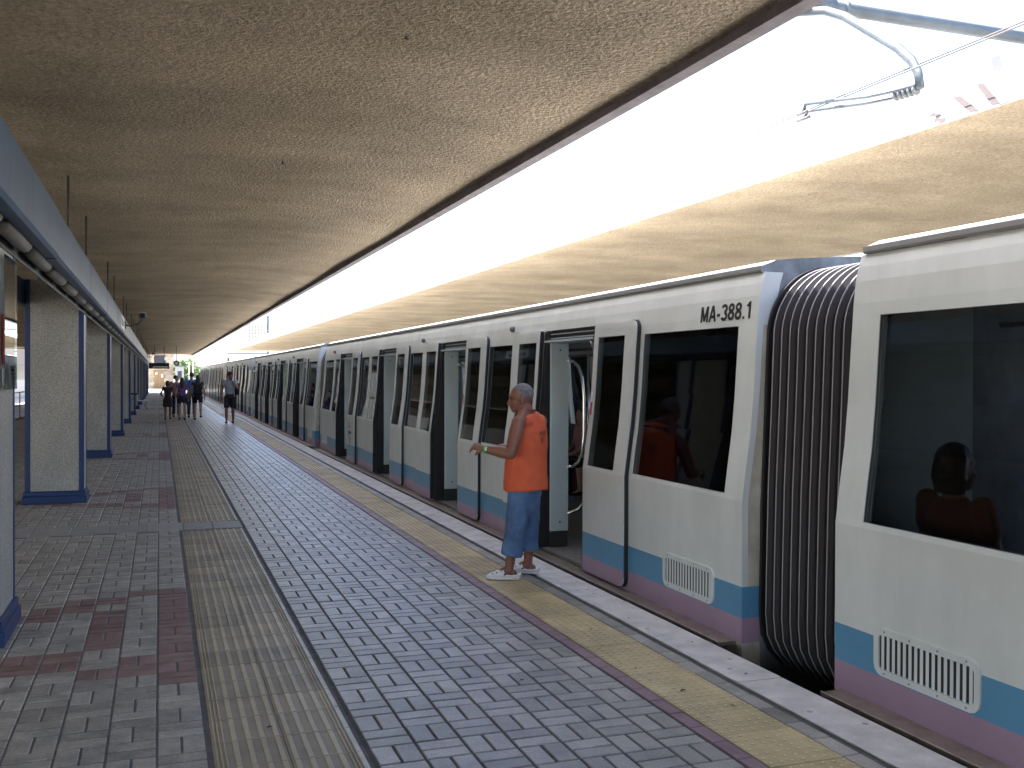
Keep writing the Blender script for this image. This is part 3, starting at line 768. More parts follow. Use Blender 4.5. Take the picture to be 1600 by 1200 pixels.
tm = MB().add([(x, y * .112, 0) for x, y, z in V_], F_).mesh('car_number', M['black']); wx = xx - .1
for v in tm.vertices:
    u_, h_ = v.co.x / wx * .635, v.co.y
    z = 2.075 + h_; v.co = (sx(z) - .0025, .72 - u_, z)
link('car_number', tm, car2)

# ------------------------------------------------------------------ gangway bellows
def bell_prof(g):
    """section of the bellows: down the left side, round the top and bottom; g = inset"""
    x0, z0, z1, r = 3.635 + g, -.10 + g, 2.40 - g, .46
    pts = [(4.3, z0 - .12), (4.0, z0 - .10), (3.78, z0 - .04), (x0 + .06, z0 + .06), (x0 + .01, z0 + .16), (x0 - .004, z0 + .3), (x0, .5), (x0 + .01, 1.0), (x0 + .03, 1.5)]
    for k in range(0, 15):
        a = PI - k * PI / 2 / 14; pts.append((x0 + .045 + r + r * math.cos(a), z1 - r + r * math.sin(a)))
    pts += [(2 * XC - x, z) for x, z in pts[::-1]]
    return pts
for gi, gy in enumerate([4.57 + PITCH * k for k in range(0, 5)]):
    t = thing('gangway_bellows', ['black ribbed bellows between the two nearest cars', 'bellows just beyond the car marked MA-388.1', 'third bellows counted from the camera, behind the capped person', 'fourth bellows along the train counted from the camera', 'farthest bellows before the last car'][gi],
              'bellows', (0, gy, 0), group='gangway bellows between train cars')
    NP = 10; L = .93; y0, y1 = .035, .895; pw = (y1 - y0) / NP
    for k in range(NP):
        b = MB(); A = bell_prof(.055); B = bell_prof(0); n = len(A)
        A = bell_prof(.085); C_ = bell_prof(.02); rows = [(A, 0), (C_, pw * .24), (B, pw * .42), (B, pw * .58), (C_, pw * .76), (A, pw)]
        V = [(x, yy, z) for pr, yy in rows for x, z in pr]
        F = [(r * n + j, r * n + j + 1, (r + 1) * n + j + 1, (r + 1) * n + j) for r in range(5) for j in range(n - 1)]
        o = b.add(V, F).build('pleat', M['bellow'], t); o.location = (0, y0 + k * pw, 0)
        e = MB().tube([(x - .002, pw * .48, z) for x, z in bell_prof(-.003)], .004, 6, cap=False).build('binding_highlight', M['bind_glint'], o, True)  # pale binding tube: the ridge highlight of each pleat put into its colour
    for yy in (.012, .897):
        b = MB(); A = bell_prof(-.012); B = bell_prof(.10); n = len(A)
        V = [(x, yy + d, z) for d in (0, .022) for pr in (A, B) for x, z in pr]
        F = []
        for j in range(n - 1):
            F += [(j, j + 1, n + j + 1, n + j), (2 * n + j, 3 * n + j, 3 * n + j + 1, 2 * n + j + 1), (j, 2 * n + j, 2 * n + j + 1, j + 1)]
        b.add(V, F).build('end_frame', M['black'], t)

# ================================================================== overhead line
cw = thing('contact_wire', 'pair of thin overhead wires running above the train', 'wire')
for dx, z in ((-.05, 3.80), (.05, 3.86)):
    MB().tube([(4.9 + dx, -14, z), (4.9 + dx, 105, z)], .006, 6).build('wire_strand', M['wire'], cw, True)
ar = thing('catenary_arm', 'pale grey bracket arm with insulators hung between the canopies', 'overhead line arm')
MB().tube([(2.4, 6.6, 4.62), (4.9, 6.6, 4.605), (8.6, 6.6, 4.58)], .052, 12).build('support_tube', M['galv'], ar, True)
MB().tube([(4.80, 6.6, 4.605), (5.0, 6.6, 4.605)], .07, 12).tube([(5.10, 6.6, 4.604), (5.13, 6.6, 4.604)], .066, 12).tube([(4.62, 6.6, 4.606), (4.65, 6.6, 4.606)], .066, 12).build('clamp', M['galv'], ar, True)
MB().tube([(4.66, 6.68, 4.55), (4.84, 6.48, 4.52), (4.88, 6.30, 4.42), (4.9, 5.75, 4.02), (4.9, 5.60, 3.88), (4.9, 5.54, 3.78), (4.9, 5.52, 3.67)], [(.035, .022)] * 7, 8).build('drop_bracket', M['galv'], ar, True)
b = MB()
for k in range(5):
    f = k / 5; b.ell((4.9, 5.56 + .24 * f, 3.672 + .012 * f), (.04, .016, .04), 10, 6)
b.build('insulator', M['porc'], ar, True)
MB().tube([(4.88, 5.55, 3.69), (4.86, 6.0, 3.735), (4.84, 6.72, 3.865), (4.84, 6.75, 3.80)], .015, 8).tube([(4.92, 5.6, 3.66), (4.93, 6.1, 3.72), (4.93, 6.82, 3.84), (4.92, 6.84, 3.79)], .015, 8).build('registration_tube', M['galv'], ar, True)
MB().tube([(4.84, 6.70, 3.80), (4.84, 6.82, 3.80)], .015, 6).tube([(4.92, 6.78, 3.785), (4.92, 6.94, 3.785)], .015, 6).build('wire_clip', M['wire'], ar, True)
MB().box(6.600, 6.609, CY0, CY1, 3.962, 3.972).build('edge_bead', M['lip'], rc)
# faint red marks painted on the white fascia of the far canopy
def mark(pts, name='painted_mark'):
    b = MB(); n = len(pts); b.add([(6.606, y, z) for y, z in pts], [tuple(range(n))]).build(name, M['pink'], rc)
mark([(7.05, 4.172), (6.95, 4.16), (6.73, 3.972), (6.84, 3.985)]); mark([(6.775, 4.212), (6.69, 4.20), (6.50, 3.972), (6.60, 3.985)])
mark([(7.34, 4.075), (7.24, 4.105), (7.26, 4.075), (7.19, 4.07), (7.18, 4.035), (7.21, 4.02), (7.13, 4.015), (7.12, 3.985), (7.15, 3.972), (7.21, 3.972), (7.20, 4.0), (7.27, 3.99), (7.26, 4.02), (7.24, 4.05)])
MB().tube([(6.602, CY0, 4.052), (6.602, CY1, 4.052)], .004, 5).build('fascia_bead', M['wire'], rc)
# lattice railing on the opposite platform
lr = thing('lattice_railing', 'white lattice railing glimpsed through the train windows', 'railing')
b = MB()
for z in (1.05, 1.55, 1.68, 1.82, 1.96, 2.10): MB().box(10.48, 10.52, -6, 100, z - .02, z + .02).build('rail_bar', M['lace'], lr)
MB().box(10.46, 10.54, -6, 100, 0, 1.02).build('low_wall', M['lace'], lr)
arc = MB(); y = -4.0
while y < 60:
    arc.tube([(10.5, y + .3 * math.cos(a), 1.10 + .38 * math.sin(a)) for a in np.linspace(0, PI, 7)], .022, 5); y += .7
arc.build('arch_pattern', M['lace'], lr)
hg_ = random.Random(5); c = MB()
for k in range(11000):
    y = hg_.uniform(-4, 95); x = 19 + hg_.gauss(0, .6); z = -1 + 4.2 * hg_.random() ** .8 + .5 * math.sin(y * .7) + .3 * math.sin(y * 1.9)
    u_ = Vector((hg_.gauss(0, 1), hg_.gauss(0, 1), hg_.gauss(0, 1))).normalized(); sz = hg_.uniform(.12, .26); v_ = u_.orthogonal().normalized() * sz; u_ = u_ * sz; p = Vector((x, y, z))
    c.add([p - u_, p + v_ * .5, p + u_, p - v_ * .5], [(0, 1, 2, 3)])
hd = c.build('hedge', M['leaf']); tag(hd, 'green hedge behind the opposite platform glimpsed through train windows', 'hedge', kind='stuff')
# ================================================================== far end
bd = thing('station_building', 'brown stone station building closing the far end of the platform', 'building', (0, 124, 0))
rw = 0; blk = {}
MB().box(-3.0, 1.6, .03, 5, -.05, 5.6).build('wall', M['stone'], bd)
for r in range(13):
    z = r * .42; x = -3.0 + (.35 if r % 2 else 0)
    while x < 1.55:
        wd = .7; x1 = min(x + wd, 1.6)
        mid = (x + x1) / 2
        if not (-.75 < mid < .75 and z < 2.25) and not (-.7 < mid < .75 and 3.0 < z + .2 < 4.1):
            k = round(x1 - x, 3)
            if k not in blk: blk[k] = MB().box(0, k - .02, -.03, .03, 0, .40).mesh('stone_block', M['stone'])
            o = link('stone_block', blk[k], bd); o.location = (x, random.uniform(-.015, .01), z)
        x = x1
dr = MB().box(-.66, -.02, -.02, .03, 0, 2.12).box(.0, .64, -.02, .03, 0, 2.12).box(-.74, .72, -.05, .03, 2.13, 2.22).build('double_door', M['brown'], bd)
MB().box(-.45, -.22, -.025, -.021, 1.7, 1.9).box(.2, .42, -.025, -.021, 1.35, 1.75).build('door_notice', M['signw'], dr)
MB().box(-.58, .70, -.02, .03, 3.05, 3.95).build('window', M['dark'], bd)
MB().box(-3.2, 1.8, -.5, 5.2, 5.6, 5.8).build('roof', M['roofing'], bd)
wb = thing('white_kiosk', 'pale kiosk wall right of the brown door at the far end', 'kiosk', (2.2, 122, 0))
MB().box(-.45, .5, 0, 2, -.05, 2.6).build('kiosk_wall', M['tilew'], wb); MB().box(-.2, .25, -.02, 0, 1.2, 2.1).build('window', M['dark'], wb); MB().box(-.55, .6, -.15, 2.1, 2.6, 2.72).build('kiosk_roof', M['grey'], wb)
def tree(label, loc, h, r, n, seed):
    rnd = random.Random(seed); t = thing('leafy_tree', label, 'tree', loc, group='trees beyond the platform end')
    b = MB().tube([(0, 0, 0), (.1, .1, h * .3), (0, .2, h * .6)], [.22, .16, .08], 8)
    for k in range(7):
        a = rnd.uniform(0, 6.28); b.tube([(0, .1, h * .35), (r * .5 * math.cos(a), r * .5 * math.sin(a), h * .6), (r * .8 * math.cos(a), r * .8 * math.sin(a), h * .78)], [.08, .05, .02], 5)
    b.build('trunk', M['bark'], t, True)
    c = MB(); lumps = [(rnd.uniform(-r, r) * .75, rnd.uniform(-r, r) * .75, h * rnd.uniform(.4, .92), r * rnd.uniform(.25, .5)) for k in range(22)]
    for k in range(n):
        lx, ly, lz, lr_ = rnd.choice(lumps); d = Vector((rnd.gauss(0, 1), rnd.gauss(0, 1), rnd.gauss(0, 1))).normalized() * lr_ * rnd.uniform(.5, 1.05)
        p = Vector((lx, ly, lz)) + d; s = rnd.uniform(.08, .2)
        u_ = Vector((rnd.gauss(0, 1), rnd.gauss(0, 1), rnd.gauss(0, 1))).normalized(); v_ = u_.orthogonal().normalized() * s; u_ = u_ * s
        c.add([p - u_, p + v_ * .5, p + u_, p - v_ * .5], [(0, 1, 2, 3)])
    c.build('crown', M['leaf'], t)
tree('bright green leafy tree seen past the clock', (3.3, 136, -1.05), 4.6, 1.45, 5000, 1)
tree('green tree behind the far end of the train', (5.6, 140, -1.05), 3.7, 1.0, 3000, 2)
tree('dark tree behind the station building roof', (-9, 150, -1.05), 7, 4, 5000, 3)
for k, x in enumerate((3.5, 3.95)):
    pp = thing('white_pole', ['left white pole in front of the far trees', 'right white pole in front of the far trees'][k], 'pole', (x, 130, -1.05), group='white poles at the platform end')
    MB().tube([(0, 0, 0), (0, 0, 4.3)], .055, 8).build('pole_shaft', M['signw'], pp, True)
# signal gantry with caged platform
gn = thing('signal_gantry', 'grey gantry with a caged platform and arms over the far track', 'gantry', (0, 112, 0))
MB().tube([(11.2, 0, -1.05), (11.2, 0, 8.2)], .12, 8).build('mast', M['galv'], gn)
b = MB()
for z in np.arange(4.9, 7.3, .16): b.tube([(8.95, 0, z), (11.15, 0, z)], .034, 5)
for x in np.arange(8.95, 11.2, .31): b.tube([(x, 0.02, 4.9), (x, .02, 7.25)], .034, 5)
b.build('cage_grid', M['rod'], gn)
MB().box(6.9, 12.0, -.3, .3, 3.95, 4.05).build('walkway', M['galv'], gn)
MB().tube([(8.2, 0, 5.4), (11.6, 0, 5.1)], .05, 6).tube([(8.6, 0, 4.6), (11.4, 0, 5.9)], .05, 6).tube([(11.2, 0, 7.35), (13.6, 0, 7.45)], .04, 6).tube([(13.6, 0, 7.45), (13.6, 0, 5.6)], .035, 6).tube([(11.2, 0, 6.2), (13.6, 0, 6.25)], .035, 6).build('brace_arm', M['rod'], gn)
sgn = thing('signal_lamp', 'dark signal lamp on a short post above the far train roof', 'signal', (7.4, 118, 0))
MB().box(-.5, .5, -.1, .1, 2.25, 2.40).tube([(0, 0, 2.4), (0, 0, 3.6)], .09, 6).build('lamp_post', M['black'], sgn)
MB().tube([(0, 0, -1.05), (0, 0, 2.25)], .06, 6).build('stem', M['black'], sgn)
rb_ = thing('brown_signboard', 'brown panel under the end of the far canopy above the train', 'panel', (9.4, 104, 0))
MB().box(-1.1, 1.3, 0, .1, 2.75, 3.35).build('panel_face', M['brown'], rb_)
for x in (-.9, 1.1): MB().tube([(x, .05, 0), (x, .05, 2.75)], .05, 6).build('leg', M['grey'], rb_)
# left background beyond the columns
lw = thing('side_wall', 'far station wall on the left, yellow above dark windows and pale tiles', 'wall', (-15.5, 0, 0))
MB().box(-.3, 0, 10, 320, -1.05, 1.0).build('tiled_base', M['tilew'], lw); MB().box(-.3, -.05, 10, 320, 1.0, 2.75).build('window_band', M['dark'], lw); MB().box(-.3, 0, 10, 320, 2.75, 6).build('wall', M['yellow'], lw)
for z in (1.15, 1.35, 1.55): MB().box(-.02, .02, 10, 320, z, z + .03).build('rail_bar', M['galv'], lw)
rl = thing('side_railing', 'low grey railing on the far left edge of the platform', 'railing', (-5.0, 0, 0))
for z in (.5, 1.0): MB().tube([(0, 8, z), (0, 100, z)], .022, 6).build('rail_bar', M['galv'], rl)
pmz = MB().tube([(0, 0, 0), (0, 0, 1.0)], .02, 6).mesh('rail_post', M['galv'])
for y in np.arange(8, 100, 2.0): o = link('rail_post', pmz, rl); o.location = (0, y, 0)

# ================================================================== people
def remesh(b, name, m, parent, voxel, wrinkle=0, wscale=8, smooth=4, decim=None):
    me = b.mesh(name, m); o = bpy.data.objects.new('tmp', me); COL.objects.link(o)
    r = o.modifiers.new('r', 'REMESH'); r.mode = 'VOXEL'; r.voxel_size = voxel
    s = o.modifiers.new('s', 'SMOOTH'); s.iterations = smooth; s.factor = .5
    dg = bpy.context.evaluated_depsgraph_get(); me2 = bpy.data.meshes.new_from_object(o.evaluated_get(dg)); me2.name = name
    bpy.data.objects.remove(o); bpy.data.meshes.remove(me)
    if wrinkle:
        for v in me2.vertices:
            p = v.co; q = Vector((p.x * wscale, p.y * wscale, p.z * wscale * .55))
            v.co = p + v.normal * wrinkle * (noise.noise(q) + .5 * noise.noise(q * 2.3))
    smoothset(me2); me2.materials.clear(); me2.materials.append(m)
    return link(name, me2, parent)
def rotz(a): return Matrix.Rotation(a, 3, 'Z')
def add_head(b, c, yaw, k=1.0, pitch=0):
    """head with brow, nose, mouth, chin and ears; c = centre, face along +y turned by yaw"""
    R = rotz(yaw) @ Matrix.Rotation(pitch, 3, 'X'); c = Vector(c); P = lambda x, y, z: c + R @ Vector((x, y, z)) * k
    b.ell(P(0, -.012, .018), (.076 * k, .098 * k, .098 * k), 18, 12, rot=R)
    b.ell(P(0, .030, -.045), (.060 * k, .062 * k, .072 * k), 16, 10, rot=R)
    b.ell(P(0, .062, -.098), (.030 * k, .026 * k, .022 * k), 12, 8, rot=R)           # chin
    b.tube([P(0, .083, .012), P(0, .100, -.022), P(0, .112, -.042), P(0, .088, -.052)], [.010 * k, .012 * k, .014 * k, .010 * k], 8)   # nose
    b.tube([P(-.045, .070, .026), P(0, .090, .028), P(.045, .070, .026)], .012 * k, 8)   # brow
    b.tube([P(-.022, .082, -.066), P(0, .094, -.064), P(.022, .082, -.066)], .0075 * k, 6)
    b.tube([P(-.020, .080, -.079), P(0, .092, -.079), P(.020, .080, -.079)], .008 * k, 6)
    for s in (-1, 1):
        b.ell(P(s * .078, -.012, -.020), (.010 * k, .020 * k, .033 * k), 10, 8, rot=R)
        b.ell(P(s * .045, .055, -.030), (.022 * k, .022 * k, .020 * k), 10, 6, rot=R)
    return R, P
def add_hand(b, wrist, d, n, k=1.0, curl=.6, thumb=1, detail=True):
    """palm, four unequal bent fingers and a thumb; d = along the hand, n = palm normal"""
    w_, d, n = Vector(wrist), Vector(d).normalized(), Vector(n).normalized(); s = d.cross(n).normalized()
    b.tube([w_, w_ + d * .03 * k, w_ + d * .065 * k, w_ + d * .092 * k], [(.024 * k, .019 * k), (.034 * k, .018 * k), (.040 * k, .016 * k), (.037 * k, .012 * k)], 10, side=s)
    for i, L in enumerate((.070, .080, .074, .058)):
        p = w_ + d * .088 * k + s * (-.030 + .020 * i) * k * thumb * -1
        dirn = d.copy(); pts = [p]
        for j, f in enumerate((.45, .32, .23)):
            dirn = (dirn + n * curl * (1 if j else .7)).normalized(); p = p + dirn * L * f * k; pts.append(p)
        b.tube(pts, [.0098 * k, .0090 * k, .0082 * k, .0068 * k], 8)
        b.ell(pts[-1], .0068 * k, 6, 4)
    p = w_ + d * .025 * k + s * .028 * k * thumb; q = p + (s * thumb * .8 + d * .7 + n * .25) * .035 * k
    b.tube([p, q, q + (d * .7 + n * (.3 + curl)).normalized() * .035 * k], [.014 * k, .012 * k, .008 * k], 8)

def shoe_pair(t, ank, yaws, m, k=1.0, name='shoe'):
    for (x, y_, z), a in zip(ank, yaws):
        R = rotz(a); P = lambda px, py, pz: Vector((x, y_, z)) + R @ Vector((px, py, pz)) * k
        b = MB().tube([P(0, -.075, .03), P(0, -.03, .038), P(0, .05, .036), P(0, .12, .028), P(0, .175, .022)], [(.032 * k, .028 * k), (.038 * k, .038 * k), (.045 * k, .034 * k), (.045 * k, .026 * k), (.028 * k, .016 * k)], 12, side=R @ Vector((1, 0, 0)))
        b.build(name, m, t, True)

def figure(label, loc, rz, h=1.7, skin='skin_l', top='greyc', bottom='navy', btype='shorts', blen=.5, sleeve=.35, hair='short', arms=None, step=.12, head_yaw=0, female=False, group=None, seated=False, shoes='blackc', vox=.018, cap=False, lift=0):
    t = thing('person', label, 'person', loc, rz, group); k = h / 1.7
    K = lambda x, y_, z: (x * k, y_ * k, z * k)
    sw = .165 if female else .185; hw = .095; zh = .92
    if seated: zh = .50
    dz = zh - .92
    sh = {s: K(s * sw, 0, 1.40 + dz) for s in (-1, 1)}
    if arms is None: arms = {-1: ((-.24, -.02, 1.10), (-.25, .06, .86)), 1: ((.24, -.02, 1.10), (.25, .08, .86))}
    arms = {s: tuple(K(p[0], p[1], p[2] + dz) for p in a) for s, a in arms.items()}
    b = MB()
    b.tube([K(0, 0, zh - .06), K(0, 0, zh + .1), K(0, .01, zh + .28), K(0, 0, 1.36 + dz), K(0, -.01, 1.43 + dz)], [(.15 * k, .10 * k), (.13 * k, .09 * k), (.155 * k, .10 * k), (.15 * k, .08 * k), (.07 * k, .06 * k)], 14, side=(1, 0, 0))
    b.tube([K(0, -.01, 1.40 + dz), K(0, .005, 1.52 + dz)], [.056 * k, .052 * k], 12)
    add_head(b, K(0, .015, 1.585 + dz), head_yaw, k * 1.02)
    for s in (-1, 1):
        e, w_ = arms[s]; b.cap(sh[s], e, .050 * k, .038 * k, mid=.046 * k); b.cap(e, w_, .038 * k, .026 * k, mid=.038 * k)
        d = (Vector(w_) - Vector(e)); add_hand(b, w_, d, (-s * .8, .5, 0), k, .35, -s)
    ank = []
    for s in (-1, 1):
        f = s * step
        hp = K(s * hw, 0, zh - .02)
        if seated: kn, an = K(s * .12, .42, .50), K(s * .12, .40, .09)
        else: kn = K(s * .10, f * .7 + .03, .50); an = K(s * .10, f - (.10 * lift if s > 0 else 0), .085 + (lift * .10 if s > 0 else 0))
        b.cap(hp, kn, .082 * k, .054 * k, mid=.076 * k); b.cap(kn, an, .054 * k, .036 * k, mid=.056 * k)
        b.tube([an, (an[0], an[1] + .08 * k, an[2] - .04 * k), (an[0], an[1] + .15 * k, an[2] - .055 * k)], [.034 * k, .032 * k, .02 * k], 8); ank.append((an[0], an[1], an[2] - .085 * k))
    remesh(b, 'body', M[skin], t, vox * .7, smooth=2)
    # top
    c = MB(); wv = .14 if female else .155
    c.tube([K(0, 0, zh - .04), K(0, .0, zh + .12), K(0, .01, zh + .30), K(0, 0, 1.36 + dz), K(0, -.01, 1.435 + dz)], [((wv + .02) * k, .115 * k), (wv * k, .108 * k), (.172 * k, .118 * k), (.165 * k, .092 * k), (.075 * k, .062 * k)], 16, side=(1, 0, 0))
    for s in (-1, 1):
        if sleeve > 0:
            e, w_ = Vector(arms[s][0]), Vector(arms[s][1]); p = Vector(sh[s])
            if sleeve <= 1: c.cap(p, p.lerp(e, sleeve), .062 * k, .058 * k)
            else: c.cap(p, e, .062 * k, .05 * k); c.cap(e, e.lerp(w_, sleeve - 1), .05 * k, .04 * k)
    remesh(c, 'top', M[top], t, vox, .006, 9, 2)
    # legwear
    c = MB()
    c.tube([K(0, 0, zh - .10), K(0, 0, zh + .06)], [(.168 * k, .122 * k), (.158 * k, .115 * k)], 14, side=(1, 0, 0))
    for s in (-1, 1):
        hp = Vector(K(s * hw, 0, zh - .04))
        if seated: kn, an = Vector(K(s * .12, .42, .50)), Vector(K(s * .12, .40, .09))
        else: kn = Vector(K(s * .10, s * step * .7 + .03, .50)); an = Vector(K(s * .10, s * step, .085))
        if btype == 'skirt': c.tube([hp + Vector((0, 0, .02)), hp.lerp(kn, min(1, blen * 1.0)) * 1], [.10 * k, .115 * k], 12)
        elif blen <= 1: c.tube([hp, hp.lerp(kn, blen)], [.092 * k, .086 * k], 12)
        else: c.cap(hp, kn, .092 * k, .066 * k); c.tube([kn, kn.lerp(an, blen - 1)], [.066 * k, .062 * k], 12)
    if btype == 'skirt': c.tube([K(0, 0, zh), K(0, .02, zh - .42 * blen)], [(.165 * k, .12 * k), (.20 * k, .15 * k)], 14, side=(1, 0, 0))
    remesh(c, 'skirt' if btype == 'skirt' else ('trousers' if blen > 1 else 'shorts'), M[bottom], t, vox, .006, 8, 2)
    shoe_pair(t, ank, (0, 0), M[shoes], k)
    hc = MB(); R = rotz(head_yaw); hp = Vector(K(0, .015, 1.585 + dz)); H = lambda x, y_, z: hp + R @ Vector((x, y_, z)) * k
    hm_ = M['hairk']
    hc.ell(H(0, -.022, .034), (.083 * k, .100 * k, .096 * k), 16, 10, rot=R)
    if hair == 'long':
        hc.tube([H(0, -.06, .05), H(0, -.085, -.06), H(0, -.10, -.18), H(0, -.115, -.32)], [(.078 * k, .05 * k), (.088 * k, .05 * k), (.085 * k, .04 * k), (.05 * k, .02 * k)], 12, side=R @ Vector((1, 0, 0)))
    if hair == 'bob': hc.tube([H(0, -.03, .05), H(0, -.045, -.05), H(0, -.05, -.13)], [(.09 * k, .08 * k), (.10 * k, .085 * k), (.08 * k, .06 * k)], 12, side=R @ Vector((1, 0, 0)))
    remesh(hc, 'hair', hm_, t, vox * .7, .004, 30, 1)
    if cap:
        cp = MB().ell(H(0, -.008, .05), (.092 * k, .112 * k, .085 * k), 16, 8, rot=R).tube([H(0, .08, .05), H(0, .16, .035)], [(.075 * k, .01), (.05 * k, .008)], 10, side=R @ Vector((1, 0, 0)))
        remesh(cp, 'cap', M['blackc'], t, vox * .6, 0)
    return t

# ---- the man in the orange vest
B0 = Vector((2.86, 7.87, 0)); TH = math.radians(36)
man = thing('person', 'grey-haired man in orange sleeveless shirt, cropped jeans and white clogs waving at a train door', 'person', B0, TH)
Ri = rotz(-TH)
def W(x, y_, z): return Ri @ (Vector((x, y_, z)) - B0)
SDI = Vector((1, 0, 0))
b = MB()
b.tube([W(2.90, 7.87, .80), W(2.90, 7.88, .95), W(2.92, 7.88, 1.12), W(2.935, 7.87, 1.27), W(2.925, 7.865, 1.37)], [(.16, .12), (.16, .12), (.165, .12), (.155, .09), (.07, .06)], 16, side=SDI)
b.tube([W(2.93, 7.87, 1.32), W(2.905, 7.875, 1.40), W(2.88, 7.88, 1.48)], [.080, .066, .062], 14)
for e_ in (W(2.81, 7.75, 1.335), W(3.05, 7.98, 1.33)): b.tube([W(2.90, 7.875, 1.41), e_], [.050, .048], 10)
hy = math.radians(34)
HC = W(2.862, 7.885, 1.512)
R, HP = add_head(b, HC, hy, 1.0, math.radians(-6))
LS, LE, LWr = W(2.79, 7.73, 1.31), W(2.685, 7.63, 1.065), W(2.524, 7.80, 1.095)
RS, RE, RW = W(3.085, 8.005, 1.305), W(3.10, 8.12, 1.06), W(2.90, 8.24, 1.08)
for s_, e_, w_ in ((LS, LE, LWr), (RS, RE, RW)):
    b.tube([s_, s_.lerp(e_, .3), s_.lerp(e_, .7), e_], [.060, .063, .053, .047], 14); b.ell(s_, .062, 12, 8); b.ell(e_, .047, 12, 8)
    b.tube([e_, e_.lerp(w_, .3), e_.lerp(w_, .75), w_], [.047, .051, .039, .031], 14)
add_hand(b, LWr, W(2.43, 7.86, 1.125) - W(2.524, 7.80, 1.095), rotz(0) @ (Ri @ Vector((.15, .55, -.6))), 1.05, 1.6, 1)
add_hand(b, RW, RW - RE, Vector((0, .2, -1)), 1.0, .5, -1)
LH, LK, LA = W(2.835, 7.815, .82), W(2.795, 7.80, .47), W(2.745, 7.83, .095)
RH, RK, RA = W(2.97, 7.94, .82), W(2.975, 7.97, .47), W(2.985, 8.02, .095)
for h_, k_, a_, fa in ((LH, LK, LA, 68), (RH, RK, RA, 52)):
    b.cap(h_, k_, .085, .056, mid=.078); b.tube([k_, k_.lerp(a_, .35), k_.lerp(a_, .8), a_], [.056, .058, .040, .037], 14); b.ell(a_, .037, 10, 8)
    fd = Ri @ Vector((-math.sin(math.radians(fa)), math.cos(math.radians(fa)), 0))
    b.tube([a_ - fd * .02 + Vector((0, 0, -.01)), a_ + fd * .04 + Vector((0, 0, -.025)), a_ + fd * .12 + Vector((0, 0, -.055))], [.040, .038, .024], 12)
    b.ell(a_ - fd * .035 + Vector((0, 0, -.045)), .034, 10, 8)
remesh(b, 'body', M['skin'], man, .0062, smooth=3)
# hair: close-cropped grey cap over the skull
hb = MB().ell(HP(0, -.022, .030), (.0775, .0935, .0925), 20, 14, rot=R)
ho = remesh(hb, 'hair', M['hairg'], man, .006, .0012, 60, 1)
eb = MB()
for s in (-1, 1): eb.ell(HP(s * .031, .077, .003), (.012, .009, .008), 10, 8, rot=R)
eb.build('eyes', M['black'], man, True)
# shirt
c = MB()
c.tube([W(2.905, 7.875, .735), W(2.905, 7.88, .80), W(2.91, 7.885, .95), W(2.925, 7.885, 1.12), W(2.935, 7.875, 1.25), W(2.932, 7.868, 1.32), W(2.925, 7.865, 1.385)],
       [(.205, .185), (.205, .182), (.202, .172), (.202, .158), (.196, .128), (.172, .096), (.082, .072)], 24, side=SDI)
for s_ in (LS, RS):
    ctr = W(2.932, 7.868, 1.30); c.tube([ctr.lerp(s_, .35) + Vector((0, 0, .0)), ctr.lerp(s_, .80) + Vector((0, 0, .016))], [(.075, .085), (.060, .070)], 14)
shirt = remesh(c, 'sleeveless_shirt', M['orange'], man, .0085, .014, 6, 4)
# armhole and neck trims
MB().tube([W(2.925, 7.865, 1.392) + Vector((.066 * math.cos(a), .060 * math.sin(a), .004 - .016 * math.sin(a))) for a in np.linspace(0, 2 * PI, 17)], .006, 6, cap=False).build('collar_trim', M['rust'], man, True)
# lettering on the upper back, wrapped on the shirt
bv = BVHTree.FromPolygons([v.co for v in shirt.data.vertices], [p.vertices for p in shirt.data.polygons])
tms = MB()
for line, z0, size in (('AUST', 1.20, .056), ('SET', 1.145, .056)):
    me = text_mesh(line, size, 'x', M['black'], .85)
    vs = []
    for v in me.vertices:
        hit = bv.ray_cast(Vector((.035 + v.co.x, -.6, z0 + v.co.y)), Vector((0, 1, 0)))
        p = hit[0] if hit[0] else Vector((.035 + v.co.x, -.14, z0 + v.co.y)); vs.append(p + Vector((0, -.0025, 0)))
    tms.add(vs, [list(p.vertices) for p in me.polygons])
tms.build('shirt_lettering', M['black'], man)
MB().box(-.012, .012, -.004, .004, -.028, .028).build('hem_tag', M['black'], man, loc=W(2.735, 7.80, .86))
# jeans
c = MB()
c.tube([W(2.90, 7.875, .86), W(2.895, 7.872, .76), W(2.895, 7.87, .70)], [(.165, .13), (.172, .14), (.170, .14)], 20, side=SDI); c.tube([W(2.895, 7.87, .74), W(2.885, 7.875, .62), W(2.88, 7.88, .53)], [(.170, .14), (.160, .128), (.135, .10)], 20, side=SDI)
for h_, k_, a_, f in ((LH, LK, LA, .70), (RH, RK, RA, .68)):
    e_ = k_.lerp(a_, f)
    c.tube([h_ + Vector((0, 0, .03)), h_.lerp(k_, .5), k_, k_.lerp(e_, .5), e_], [.092, .094, .090, .088, .088], 18)
jeans = remesh(c, 'cropped_jeans', M['denim'], man, .0085, .014, 9, 4)
